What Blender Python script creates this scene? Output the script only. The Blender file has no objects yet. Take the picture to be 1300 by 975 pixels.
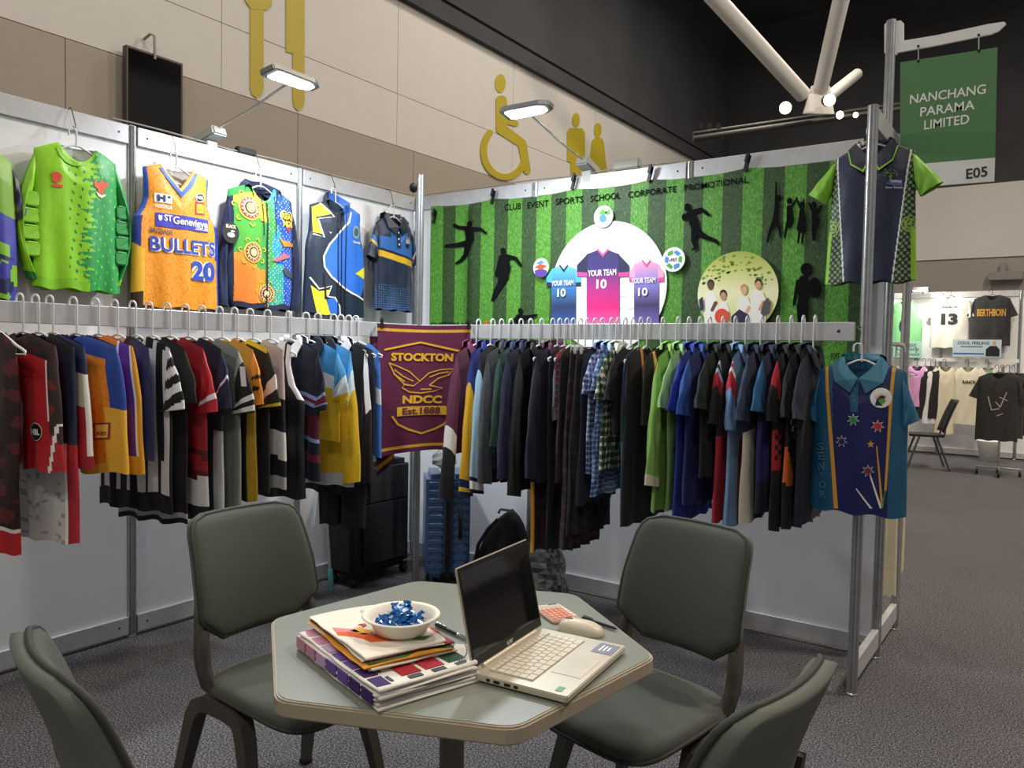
import bpy, bmesh, math, random
import numpy as np
from mathutils import Vector, Matrix
random.seed(7); rng = np.random.default_rng(7)
SC = bpy.context.scene; COL = SC.collection
PI = math.pi

# ------------------------------------------------------------------ camera
CAM = np.array([3.6872, -4.0228, 1.4228]); YAW, PITCH, ROLL, FPX = -0.6154, -0.0402, 0.0191, 992.2268
_f = np.array([math.sin(YAW)*math.cos(PITCH), math.cos(YAW)*math.cos(PITCH), math.sin(PITCH)])
_r0 = np.array([math.cos(YAW), -math.sin(YAW), 0]); _u0 = np.cross(_r0, _f)
_r = _r0*math.cos(ROLL)+_u0*math.sin(ROLL); _u = -_r0*math.sin(ROLL)+_u0*math.cos(ROLL)
cam = bpy.data.cameras.new('camera'); cam.sensor_width = 36; cam.lens = FPX/1300*36
cam.clip_start = .05; cam.clip_end = 200
camo = bpy.data.objects.new('camera', cam); COL.objects.link(camo)
M = Matrix.Identity(4)
for i in range(3):
    M[i][0] = _r[i]; M[i][1] = _u[i]; M[i][2] = -_f[i]; M[i][3] = CAM[i]
camo.matrix_world = M
SC.camera = camo
def ray(px, py, ax, val):
    """photo pixel -> point where its ray meets the plane axis = val"""
    d = _f+_r*(px-650)/FPX-_u*(py-487.5)/FPX
    return CAM+d*((val-CAM[ax])/d[ax])

# ------------------------------------------------------------------ world, big lights, exposure
w = bpy.data.worlds.new('hall_air'); SC.world = w; w.use_nodes = True
w.node_tree.nodes['Background'].inputs[0].default_value = (1, .95, .9, 1)
w.node_tree.nodes['Background'].inputs[1].default_value = .22
def area(name, loc, target, sx, sy, power, color, spread=PI):
    l = bpy.data.lights.new(name, 'AREA'); l.shape = 'RECTANGLE'; l.size = sx; l.size_y = sy
    l.energy = power; l.color = color; l.spread = spread
    o = bpy.data.objects.new(name, l); COL.objects.link(o); o.location = loc
    o.rotation_euler = (Vector(target)-Vector(loc)).to_track_quat('-Z', 'Y').to_euler()
    return o
WARM = (1, .91, .79)
for x, y in ((6, 1.5), (5.5, -7), (1.5, -7.5), (5.5, 6), (.5, 8), (-.6, 4), (-.6, -1.5)):      # hall high bays near the roof; last pair added to brighten the hall wall
    area('high_bay_and_fill_light', (x, y, 8.3), (x, y, 0), .8, .8, 85 if x < 0 else 330 if x > 5 and y > 0 else 130, WARM if y < 0 or x < 5 else (1, .85, .68))
SC.view_settings.view_transform = 'Standard'; SC.view_settings.look = 'None'
SC.view_settings.exposure = 0.32; SC.view_settings.gamma = 1.0; SC.view_settings.use_curve_mapping = False

# ------------------------------------------------------------------ helpers
def lin(c):
    if isinstance(c, str):
        c = c.lstrip('#'); c = [int(c[i:i+2], 16)/255 for i in (0, 2, 4)]
        c = [v/12.92 if v <= .04045 else ((v+.055)/1.055)**2.4 for v in c]
    return tuple(c[:3])
_mats = {}
def mat(name, color=None, rough=.6, metal=0, spec=.5, noise=0, nscale=60, bump=0, bscale=200, attr=False, sheen=0,
        emit=0, trans=0, stretch=None, coat=0):
    if name in _mats: return _mats[name]
    m = bpy.data.materials.new(name); m.use_nodes = True; nt = m.node_tree; N = nt.nodes; K = nt.links
    b = N['Principled BSDF']; _mats[name] = m
    b.inputs['Roughness'].default_value = rough; b.inputs['Metallic'].default_value = metal
    b.inputs['Specular IOR Level'].default_value = spec
    if sheen: b.inputs['Sheen Weight'].default_value = sheen
    if coat: b.inputs['Coat Weight'].default_value = coat; b.inputs['Coat Roughness'].default_value = .1
    if trans: b.inputs['Transmission Weight'].default_value = trans
    tc = N.new('ShaderNodeTexCoord'); vec = tc.outputs['Object']
    if stretch:
        mp = N.new('ShaderNodeMapping'); mp.inputs['Scale'].default_value = stretch
        K.new(vec, mp.inputs['Vector']); vec = mp.outputs['Vector']
    src = None
    if attr:
        a = N.new('ShaderNodeAttribute'); a.attribute_name = 'Col'; src = a.outputs['Color']
    else:
        rgb = N.new('ShaderNodeRGB'); rgb.outputs[0].default_value = (*lin(color), 1); src = rgb.outputs[0]
    if noise:
        nz = N.new('ShaderNodeTexNoise'); nz.inputs['Scale'].default_value = nscale; nz.inputs['Detail'].default_value = 4
        K.new(vec, nz.inputs['Vector'])
        mr = N.new('ShaderNodeMapRange'); mr.inputs['From Min'].default_value = .3; mr.inputs['From Max'].default_value = .7
        mr.inputs['To Min'].default_value = 1-noise; mr.inputs['To Max'].default_value = 1+noise
        K.new(nz.outputs['Fac'], mr.inputs['Value'])
        mx = N.new('ShaderNodeMix'); mx.data_type = 'RGBA'; mx.blend_type = 'MULTIPLY'; mx.inputs['Factor'].default_value = 1
        K.new(src, mx.inputs['A']); K.new(mr.outputs['Result'], mx.inputs['B']); src = mx.outputs['Result']
    K.new(src, b.inputs['Base Color'])
    if emit:
        K.new(src, b.inputs['Emission Color']); b.inputs['Emission Strength'].default_value = emit
    if bump:
        nb = N.new('ShaderNodeTexNoise'); nb.inputs['Scale'].default_value = bscale; nb.inputs['Detail'].default_value = 3
        K.new(vec, nb.inputs['Vector'])
        bp = N.new('ShaderNodeBump'); bp.inputs['Strength'].default_value = bump; bp.inputs['Distance'].default_value = .01
        K.new(nb.outputs['Fac'], bp.inputs['Height']); K.new(bp.outputs['Normal'], b.inputs['Normal'])
    return m

def tag(o, label=None, cat=None, group=None, kind=None):
    if label: o['label'] = label
    if cat: o['category'] = cat
    if group: o['group'] = group
    if kind: o['kind'] = kind
    return o
def empty(name, loc=(0, 0, 0), rz=0, label=None, cat=None, group=None, kind=None, parent=None):
    o = bpy.data.objects.new(name, None); COL.objects.link(o); o.empty_display_size = .05
    o.location = loc; o.rotation_euler = (0, 0, rz); o.parent = parent
    return tag(o, label, cat, group, kind)
def link(name, me, m, parent=None):
    o = bpy.data.objects.new(name, me); COL.objects.link(o); o.parent = parent
    if m is not None and len(me.materials) == 0: me.materials.append(m)
    return o
def pyobj(name, verts, faces, m, parent=None, smooth=False, cols=None):
    me = bpy.data.meshes.new(name)
    me.from_pydata([tuple(map(float, v)) for v in verts], [], [tuple(map(int, f)) for f in faces])
    if cols is not None:
        at = me.attributes.new('Col', 'FLOAT_COLOR', 'CORNER')
        n = np.array([len(f) for f in faces]); c = np.repeat(np.asarray(cols, dtype=np.float32), n, axis=0)
        at.data.foreach_set('color', np.hstack([c, np.ones((len(c), 1), np.float32)]).ravel())
    if smooth: me.polygons.foreach_set('use_smooth', np.ones(len(me.polygons), bool))
    me.update()
    return link(name, me, m, parent)
class MB:
    """collects simple shapes into one mesh"""
    def __init__(s): s.v = []; s.f = []; s.sm = []
    def add(s, v, f, smooth=False):
        n = len(s.v); s.v += [tuple(p) for p in v]; s.f += [tuple(i+n for i in q) for q in f]; s.sm += [smooth]*len(f); return s
    def box(s, c, d, rz=0, mtx=None):
        x, y, z = d[0]/2, d[1]/2, d[2]/2
        v = [(-x, -y, -z), (x, -y, -z), (x, y, -z), (-x, y, -z), (-x, -y, z), (x, -y, z), (x, y, z), (-x, y, z)]
        R = mtx if mtx is not None else Matrix.Rotation(rz, 3, 'Z')
        v = [R @ Vector(p)+Vector(c) for p in v]
        return s.add(v, [(0, 3, 2, 1), (4, 5, 6, 7), (0, 1, 5, 4), (1, 2, 6, 5), (2, 3, 7, 6), (3, 0, 4, 7)])
    def tube(s, pts, r, n=8, closed=False, cap=True):
        P = [Vector(p) for p in pts]; k = len(P); rr = r if isinstance(r, (list, tuple)) else [r]*k
        up = None; rings = []
        for i in range(k):
            t = ((P[(i+1) % k]-P[i-1]) if closed else (P[min(i+1, k-1)]-P[max(i-1, 0)])).normalized()
            if up is None: up = Vector((0, 0, 1)) if abs(t.z) < .9 else Vector((1, 0, 0))
            a = t.cross(up); a = a.normalized() if a.length > 1e-6 else t.orthogonal().normalized()
            b = a.cross(t).normalized(); up = b
            rings.append([P[i]+(a*math.cos(2*PI*j/n)+b*math.sin(2*PI*j/n))*rr[i] for j in range(n)])
        v = [p for q in rings for p in q]; f = []
        for i in range(k if closed else k-1):
            i2 = (i+1) % k
            for j in range(n):
                j2 = (j+1) % n; f.append((i*n+j, i*n+j2, i2*n+j2, i2*n+j))
        s.add(v, f, True)
        if cap and not closed: s.add(rings[0], [tuple(range(n))]); s.add(rings[-1], [tuple(range(n))[::-1]])
        return s
    def lathe(s, prof, c=(0, 0, 0), n=24, axis='Z'):
        v = []; f = []; k = len(prof)
        for i, (r, z) in enumerate(prof):
            for j in range(n):
                a = 2*PI*j/n; p = (r*math.cos(a), r*math.sin(a), z)
                if axis == 'X': p = (p[2], p[0], p[1])
                if axis == 'Y': p = (p[0], p[2], p[1])
                v.append((p[0]+c[0], p[1]+c[1], p[2]+c[2]))
        for i in range(k-1):
            for j in range(n):
                j2 = (j+1) % n; f.append((i*n+j, i*n+j2, (i+1)*n+j2, (i+1)*n+j))
        return s.add(v, f, True)
    def prism(s, poly, z0, z1, fn=None):
        """poly in 2-D, extruded; fn maps (x, y, z) to 3-D"""
        fn = fn or (lambda x, y, z: (x, y, z)); n = len(poly)
        s.add([fn(x, y, z0) for x, y in poly]+[fn(x, y, z1) for x, y in poly],
              [tuple(range(n))[::-1], tuple(range(n, 2*n))]+[(i, (i+1) % n, n+(i+1) % n, n+i) for i in range(n)]); return s
    def build(s, name, m, parent=None, bevel=0, seg=2):
        me = bpy.data.meshes.new(name); me.from_pydata([tuple(v) for v in s.v], [], s.f)
        me.polygons.foreach_set('use_smooth', s.sm)
        if bevel:
            bm = bmesh.new(); bm.from_mesh(me); bmesh.ops.remove_doubles(bm, verts=bm.verts, dist=1e-5)
            bmesh.ops.bevel(bm, geom=[e for e in bm.edges if e.calc_face_angle(0) > .6], offset=bevel, segments=seg, affect='EDGES', clamp_overlap=True)
            bm.to_mesh(me); bm.free()
        me.update(); return link(name, me, m, parent)
def struct(o): o['kind'] = 'structure'; return o
def circle(cx, cy, rx, ry=None, n=28, a0=0, a1=2*PI):
    ry = rx if ry is None else ry
    return [(cx+rx*math.cos(a0+(a1-a0)*i/n), cy+ry*math.sin(a0+(a1-a0)*i/n)) for i in range(n)]
def capsule(a, b, ra, rb, n=7):
    """tapered limb outline in 2-D"""
    th = math.atan2(b[1]-a[1], b[0]-a[0])
    return [(a[0]+ra*math.cos(th+PI/2+PI*i/n), a[1]+ra*math.sin(th+PI/2+PI*i/n)) for i in range(n+1)] + \
           [(b[0]+rb*math.cos(th-PI/2+PI*i/n), b[1]+rb*math.sin(th-PI/2+PI*i/n)) for i in range(n+1)]
def chain(*p):
    return [capsule(p[i][:2], p[i+1][:2], p[i][2], p[i+1][2]) for i in range(len(p)-1)]
def text2d(s, bold=0, space=1):
    cu = bpy.data.curves.new('lettering', 'FONT'); cu.body = s; cu.size = 1; cu.offset = bold; cu.align_x = 'CENTER'
    cu.resolution_u = 3; cu.space_character = space
    ob = bpy.data.objects.new('lettering', cu); me = bpy.data.meshes.new_from_object(ob)
    v = np.array([p.co[:2] for p in me.vertices]); f = [tuple(p.vertices) for p in me.polygons]
    bpy.data.objects.remove(ob); bpy.data.curves.remove(cu); bpy.data.meshes.remove(me)
    v -= v.min(0); ext = v.max(0); v = v/ext-.5
    return v, f, ext
def text_polys(s, cx, cy, wd, ht=None, bold=0, rot=0, space=1):
    """unit text scaled into width wd (height ht or natural) around (cx, cy)"""
    v, f, ext = text2d(s, bold, space); ht = ht or wd*ext[1]/ext[0]
    v = v*[wd, ht]; c, q = math.cos(rot), math.sin(rot)
    return np.stack([cx+v[:, 0]*c-v[:, 1]*q, cy+v[:, 0]*q+v[:, 1]*c], 1), f
def polys(*ps):
    v = []; f = []
    for p in ps: f.append(tuple(range(len(v), len(v)+len(p)))); v += list(p)
    return np.array(v), f
def decal(name, vf, fmap, m, parent, cut=None):
    """flat print laid on a surface: 2-D outline -> 3-D through fmap, cut finely where the surface bends"""
    v, f = vf; me = bpy.data.meshes.new(name)
    me.from_pydata([(a, b, 0) for a, b in v], [], f)
    if cut:
        bm = bmesh.new(); bm.from_mesh(me); lo = np.min(v, 0); hi = np.max(v, 0)
        for ax in (0, 1):
            for t in np.arange(lo[ax]+cut, hi[ax], cut):
                co = [0, 0, 0]; co[ax] = t; no = [0, 0, 0]; no[ax] = 1
                bmesh.ops.bisect_plane(bm, geom=bm.verts[:]+bm.edges[:]+bm.faces[:], plane_co=co, plane_no=no)
        bm.to_mesh(me); bm.free()
    if len(me.vertices) == 0: return None
    co = np.zeros(len(me.vertices)*3, np.float32); me.vertices.foreach_get('co', co); co = co.reshape(-1, 3)
    P = np.asarray(fmap(co[:, 0], co[:, 1]), np.float32)
    me.vertices.foreach_set('co', P.ravel()); me.update()
    return link(name, me, m, parent)

# ------------------------------------------------------------------ shared materials
ALU = mat('brushed_aluminium', '#b9bcbd', rough=.32, metal=.9, noise=.08, nscale=30)
ALU_FLAT = mat('aluminium_rail', '#c3c4c7', rough=.42, metal=.3, noise=.06, nscale=20)
PANEL = mat('white_laminate_panel', '#e8e9ec', rough=.55, noise=.015, nscale=8)
WHITE = mat('white_plastic', '#e6e6e4', rough=.4)
HANG = mat('grey_white_hanger_plastic', '#cfd0d0', rough=.35)
BLACK = mat('black_plastic', '#101112', rough=.45)
WIRE = mat('thin_black_wire', '#1a1a1a', rough=.5)
CABLE = mat('grey_cable', '#8f8c86', rough=.5)
CHROME = mat('chrome', '#d8d8d8', rough=.15, metal=1)

# ------------------------------------------------------------------ floor and hall
def carpet():
    m = mat('speckled_carpet', '#6d6c6e', rough=.97, spec=.1); nt = m.node_tree; N = nt.nodes; K = nt.links
    b = N['Principled BSDF']; tc = N['Texture Coordinate']
    n1 = N.new('ShaderNodeTexNoise'); n1.inputs['Scale'].default_value = 150; n1.inputs['Detail'].default_value = 5; n1.inputs['Roughness'].default_value = .75
    cr = N.new('ShaderNodeValToRGB'); e = cr.color_ramp.elements
    e[0].position = .38; e[0].color = (*lin('#1c1c1f'), 1); e[1].position = .66; e[1].color = (*lin('#a09fa3'), 1)
    x = cr.color_ramp.elements.new(.5); x.color = (*lin('#4f4e52'), 1)
    n2 = N.new('ShaderNodeTexNoise'); n2.inputs['Scale'].default_value = 1.2
    mr = N.new('ShaderNodeMapRange'); mr.inputs['To Min'].default_value = .85; mr.inputs['To Max'].default_value = 1.12
    mx = N.new('ShaderNodeMix'); mx.data_type = 'RGBA'; mx.blend_type = 'MULTIPLY'; mx.inputs['Factor'].default_value = 1
    K.new(tc.outputs['Object'], n1.inputs['Vector']); K.new(tc.outputs['Object'], n2.inputs['Vector'])
    K.new(n1.outputs['Fac'], cr.inputs['Fac']); K.new(n2.outputs['Fac'], mr.inputs['Value'])
    K.new(cr.outputs['Color'], mx.inputs['A']); K.new(mr.outputs['Result'], mx.inputs['B']); K.new(mx.outputs['Result'], b.inputs['Base Color'])
    bp = N.new('ShaderNodeBump'); bp.inputs['Strength'].default_value = .5; bp.inputs['Distance'].default_value = .004
    K.new(n1.outputs['Fac'], bp.inputs['Height']); K.new(bp.outputs['Normal'], b.inputs['Normal'])
    return m
struct(MB().box((4, 4, -.05), (16, 22, .1)).build('floor', carpet()))
CREAM = mat('cream_wall_panel', '#cdc9c4', rough=.6, noise=.02, nscale=4)
TAN = mat('taupe_wall_panel', '#a0968b', rough=.65, noise=.02, nscale=4)
DARKC = mat('black_ceiling_paint', '#3f4043', rough=.9, noise=.2, nscale=.8)
JOINT = mat('dark_panel_joint', '#7d766e', rough=.8)
struct(MB().box((4, 4, 9.05), (16, 22, .1)).build('ceiling', DARKC))
HX = -3.0
hw = empty('wall_hall_left', (HX, 0, 0), kind='structure')
MB().box((-.06, 4, 4.5), (.08, 22, 9)).build('backing', JOINT, hw)
zt, zj, zc = 3.89, 4.51, 5.62
ycream = [-4.27, -1.87, .53, 2.93, 5.33, 7.73, 10.13, 14]
ytan = [-4.0, -.9, float(ray(378, 180, 0, HX)[1]), float(ray(525, 200, 0, HX)[1]), 6.4, 9.6, 14]
def panels(ys, z0, z1, m):
    for a, b in zip(ys[:-1], ys[1:]):
        MB().box((-.01, (a+b)/2, (z0+z1)/2), (.02, b-a-.007, z1-z0-.007)).build('panel', m, hw)
panels(ytan, 0, zt, TAN); panels(ycream, zt, zj, CREAM); panels(ycream, zj, zc, CREAM)
MB().box((.03, 5, zc+.11), (.1, 20, .22)).build('trim_top', DARKC, hw)
MB().box((0, 5, (zc+9.2)/2+.1), (.06, 20, 9-zc-.2)).build('upper_wall', DARKC, hw)
# far end wall of the hall: white bulkhead over a grey wall
WB = mat('white_bulkhead', '#d5d2ce', rough=.7); GW = mat('grey_far_wall', '#a09a94', rough=.75)
fw = empty('wall_hall_back', (0, 14, 0), kind='structure')
MB().box((4, .05, 1.74), (14, .1, 3.47)).build('lower_wall', GW, fw)
MB().box((4, .03, 4.19), (14, .14, 1.44)).build('bulkhead', WB, fw)
MB().box((4, .06, 7), (14, .1, 4.18)).build('upper_wall', DARKC, fw)
# pictograms painted on the hall wall (thin raised vinyl)
YEL = mat('olive_yellow_vinyl', '#b3a226', rough=.5)
def pict(name, label, plist):
    root = empty(name, (HX, 0, 0), label=label, cat='pictogram')
    for ip, (part, ps) in enumerate(plist):
        mb = MB()
        for i, p in enumerate(ps):
            q = [ray(x, y, 0, HX)[1:] for x, y in p]
            mb.prism(q, .002, .010+.0006*i+.002*ip, lambda a, b, t: (t, a, b))
        mb.build(part, YEL, root)
pict('fork_pictogram', 'olive yellow fork symbol high on the cream hall wall', [('handle', [[(317, -30), (317, 112), (319, 120), (325.5, 125), (332, 120), (334, 112), (334, -30)]]),
     ('tine_base', [[(305, -30), (311, 2), (318, 12), (338, 13), (344, 8), (345, -30)]])])
pict('knife_pictogram', 'olive yellow knife symbol beside the fork on hall wall', [('blade', [[(362.5, -40), (362.5, 66), (371, 68), (371, 126), (373, 136), (378, 141.5), (384, 137), (386, 128), (386, -40)]])])
arc = [(640+27*math.cos(a)*1.0, 192+33*math.sin(a), 4) for a in np.linspace(-2.35, -5.9, 22)]
pict('wheelchair_pictogram', 'olive yellow wheelchair user symbol on the cream hall wall', [
    ('head', [circle(634.6, 106, 6.8, 11.8)]), ('torso', chain((635.8, 128, 7), (636, 164, 6.8), (662, 182, 5.5), (668.5, 217, 4.5)) + chain((637, 152, 4.5), (654, 157, 3.6))),
    ('wheel', chain(*arc))])
def person_pict(name, label, hx, hy, body):
    pict(name, label, [('head', [circle(hx, hy, 4.7, 9.3)]), ('body', body)])
person_pict('man_pictogram', 'olive yellow standing man symbol beside the wheelchair symbol', 730.8, 152.5,
    [[(719.5, 168), (723, 162.5), (739, 163), (742, 170), (742, 206), (738, 206), (737, 225), (724, 225), (723.5, 206), (719.5, 205)]])
person_pict('woman_pictogram', 'olive yellow woman in dress symbol beside the man symbol', 758.5, 165.5,
    [[(751, 179), (755, 174.5), (763, 175), (766, 181), (770, 220), (746, 220)]])
# wall-mounted screen
t = empty('wall_screen', (HX, 0, 0), label='black portrait display screen mounted on the hall wall', cat='screen')
q = [ray(x, y, 0, HX+.12) for x, y in ((160, 57), (232.5, 80))]; ya, yb, zt2 = q[0][1], q[1][1], (q[0][2]+q[1][2])/2
MB().box((.09, (ya+yb)/2, zt2-.45), (.06, yb-ya, .9)).build('housing', mat('dark_bronze_bezel', '#3a322c', rough=.4), t, .004)
MB().box((.121, (ya+yb)/2, zt2-.45), (.004, yb-ya-.04, .86)).build('glass', mat('screen_glass', '#050506', rough=.08, spec=.6), t)
yc = ray(196, 45, 0, HX+.12)[1]
MB().tube([(.01, yc-.03, zt2+.14), (.09, yc-.02, zt2+.17), (.13, yc-.005, zt2+.15), (.13, yc, zt2-.05)], .012).build('bracket', CABLE, t)
# roof truss members meeting at a gusset
PIPE = mat('white_steel_tube', '#dad9d4', rough=.45)
tr = empty('roof_truss', (0, 0, 0), label='white steel roof tubes meeting at a bolted gusset plate', cat='truss')
def at(px, py, dist):
    d = _f+_r*(px-650)/FPX-_u*(py-487.5)/FPX; return CAM+d*dist
nd = at(1036, 128, 12)
def pipe(p0, p1, r): MB().tube([p0, p1], r, 14).build('tube', PIPE, tr)
pipe(at(1019, 120, 12), at(878, -35, 10.2), .12); pipe(at(1040, 120, 12.1), at(1077, -40, 10.4), .115); pipe(at(1048, 126, 12.1), at(1088, 94, 13.2), .09)
MB().prism([(-.2, -.2), (.28, -.2), (.2, .22), (-.08, .22)], -.02, .02, lambda a, b, t: nd+_r0*a+np.array([0, 0, 1.])*b+_f*t).build('gusset_plate', PIPE, tr)
BEAM = mat('dark_steel_beam', '#3c3a38', rough=.4, metal=.4)
MB().tube([at(880, 176, 12.4), at(1180, 133, 12.4)], .05, 8).build('lower_chord', BEAM, tr)
MB().tube([at(880, 170, 12.6), at(1180, 127, 12.6)], .04, 8).build('lower_chord', BEAM, tr)
for k in range(6): MB().box(at(890+5.5*k, 160+12*(k % 2), 12.4), (.05, .05, .08)).build('vent_slot', BEAM, tr)
LAMPG = mat('lit_lamp_lens', (1, .9, .7), emit=7)
for i, (x, y, s) in enumerate(((997, 137, .55), (1053, 127, .55), (1066, 146, .35), (1086, 146, .25))):
    c = at(x, y, 11.6); t = empty('truss_spotlight', tuple(c), label=['round truss spotlight glowing left of the gusset plate', 'round truss spotlight glowing just under the gusset plate', 'small bright lamp on the dark truss chord', 'tiny bright lamp at the chord end near the sign pole'][i], cat='spotlight')
    dd = Vector(_f)
    mb = MB(); mb.lathe([(.0, .3*s), (.13*s, .28*s), (.17*s, .12*s), (.17*s, -.02)], (0, 0, 0), 16, 'Y'); mb.build('housing', BLACK, t)
    mb = MB(); mb.lathe([(.16*s, 0), (.1*s, -.012), (0.001, -.015)], (0, 0, 0), 16, 'Y'); mb.build('lens', LAMPG, t)
    t.rotation_euler = (.25, 0, .6)
# ------------------------------------------------------------------ booth shell
H = 2.468; RX, RY = .508, -.507
def post_mesh(h):
    """fluted eight-sided extrusion"""
    n = 32; pr = []
    for i in range(n):
        a = 2*PI*i/n; k = i % 4
        r = .0215 if k != 0 else .0165
        pr.append((r*math.cos(a), r*math.sin(a)))
    mb = MB(); mb.prism(pr, 0.012, h); mb.lathe([(.0, .0), (.024, .0), (.024, .006), (.01, .012), (.01, .02)], n=14)
    mb.box((0, 0, h), (.03, .03, .004))
    return mb
_pm = {}
def post(x, y, parent, h=H):
    if h not in _pm:
        o = post_mesh(h).build('post', ALU, parent); _pm[h] = o.data
    else: o = link('post', _pm[h], None, parent)
    o.location = (x, y, 0); return o
SCREW = mat('dark_screw', '#2c2c2c', rough=.4, metal=.5)
def wall(name, loc, rz, n, x0=0):
    """panels run along local +x, front faces local -y"""
    root = empty(name, loc, rz, kind='structure')
    for k in range(n):
        a = x0+k; b = a+1
        MB().box(((a+b)/2, 0, H/2), (.956, .006, H-.1)).build('panel', PANEL, root)
        MB().box(((a+b)/2, -.004, H-.045), (.955, .03, .088)).build('top_rail', ALU_FLAT, root, .002, 1)
        MB().box(((a+b)/2, -.004, .06), (.955, .03, .085)).build('base_rail', ALU_FLAT, root, .002, 1)
        for z in (H-.045, .06):
            for e in (a+.07, b-.07):
                MB().lathe([(.0, -.0205), (.005, -.0205), (.005, -.018)], (e, 0, z), 8, 'Y').build('screw', SCREW, root)
    return root
wl = wall('wall_left', (0, -4, 0), PI/2, 4)
for k in range(5): post(k, 0, wl)
wb = wall('wall_back', (0, 0, 0), 0, 3)
for k in (1, 2): post(k, 0, wb)
post(3, 0, wb)
# clothes rails standing off the walls
RZ0, RZ1 = 1.498, 1.578
t = empty('clothes_rail', (RX, RY, 0), label='long grey aluminium clothes rail below the sports jerseys, with a slotted corner post', cat='clothes rail', group=None)
MB().box((0, -1.45, (RZ0+RZ1)/2), (.022, 2.85, RZ1-RZ0)).build('beam', ALU_FLAT, t, .002, 1)
post(0, 0, t); post(0, -2.9, t)
t = empty('clothes_rail', (RX, RY, 0), label='grey aluminium clothes rail in front of the grass banner', cat='clothes rail')
MB().box((1.237, 0, (RZ0+RZ1)/2), (2.43, .022, RZ1-RZ0)).build('beam', ALU_FLAT, t, .002, 1)
MB().lathe([(0, -.0115), (.007, -.0125), (.007, -.01)], (2.39, 0, 1.54), 10, 'Y').build('bolt', SCREW, t)
# open end frame
t = empty('end_frame', (3, 0, 0), label='open aluminium end frame of slotted posts beside the aisle', cat='frame')
post(0, RY, t); post(0, .49, t)
for ya, yb in ((RY+.02, -.02), (.02, .47)):
    for z in (.10, H-.045): MB().box((0, (ya+yb)/2, z), (.03, yb-ya, .085)).build('beam', ALU_FLAT, t, .002, 1)
# cream clothes hanging on the far side of the end frame
# sign on its pole
t = empty('hanging_sign', (2.965, .0, 0), label='green company sign with white lettering hung from a white flag arm on a tall pole', cat='sign')
MB().prism([(.0215*math.cos(2*PI*i/24)*(1 if i % 3 else .8), .0215*math.sin(2*PI*i/24)*(1 if i % 3 else .8)) for i in range(24)], 2.3, 3.0).build('pole', ALU, t)
def sp(x, y): p = ray(x, y, 1, .0); return (p[0]-2.965, p[2])
armp = [sp(*p) for p in ((1123, 32), (1126, 28.5), (1144, 26.5), (1147.5, 30), (1147.5, 52), (1190, 45), (1255, 31), (1275, 28), (1277.5, 31), (1268, 40), (1258, 44), (1190, 58), (1140, 67), (1139, 69.5), (1126, 70.5), (1123, 67))]
MB().prism(armp, -.006, .006, lambda a, b, c: (a, c-.0, b)).build('flag_arm', WHITE, t)
SG = mat('sign_green', '#4c7f4d', rough=.5)
sq = [sp(*p) for p in ((1143.5, 80.5), (1266.5, 61.5), (1263.5, 201), (1143.5, 211))]
MB().prism(sq, -.003, .003, lambda a, b, c: (a, c-.012, b)).build('sign_board', SG, t)
sw = [sp(*p) for p in ((1143.5, 211), (1263.5, 201), (1262.5, 231), (1143.5, 240))]
MB().prism(sw, -.003, .003, lambda a, b, c: (a, c-.012, b)).build('stand_number_strip', WHITE, t)
for x, y0, y1 in ((1166.5, 60, 79), (1243, 46, 66)):
    a = sp(x, y0); b = sp(x, y1)
    MB().tube([(a[0], -.012, a[1]), (b[0], -.014, b[1])], .0025).build('hook', ALU, t)
    for c in (a, b): MB().lathe([(0, -.012), (.006, -.011), (.006, -.008)], (c[0], -.008, c[1]), 8, 'Y').build('rivet', BLACK, t)
LW = mat('white_print', '#ecece6', rough=.5)
def signtext(s, x0, x1, yc, h, m, bold=.02):
    a = sp(x0, yc); b = sp(x1, yc-(x1-x0)*.14); c = ((a[0]+b[0])/2, (a[1]+b[1])/2)
    k = sp(x0, yc-h/2); hh = abs(k[1]-a[1])*2
    decal('lettering', text_polys(s, c[0], c[1], abs(b[0]-a[0]), hh, bold, rot=math.atan2(b[1]-a[1], b[0]-a[0])), lambda x, z: np.stack([x, np.full_like(x, -.0165), z], 1), m, t)
signtext('NANCHANG', 1156, 1252, 127.5, 11.5, LW, .012); signtext('PARAMA', 1169, 1238, 143.5, 11.5, LW, .012); signtext('LIMITED', 1174, 1231, 160, 11.5, LW, .012)
DK = mat('dark_grey_print', '#26282b', rough=.6)
signtext('E05', 1227, 1254, 222, 13, DK)

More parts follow.
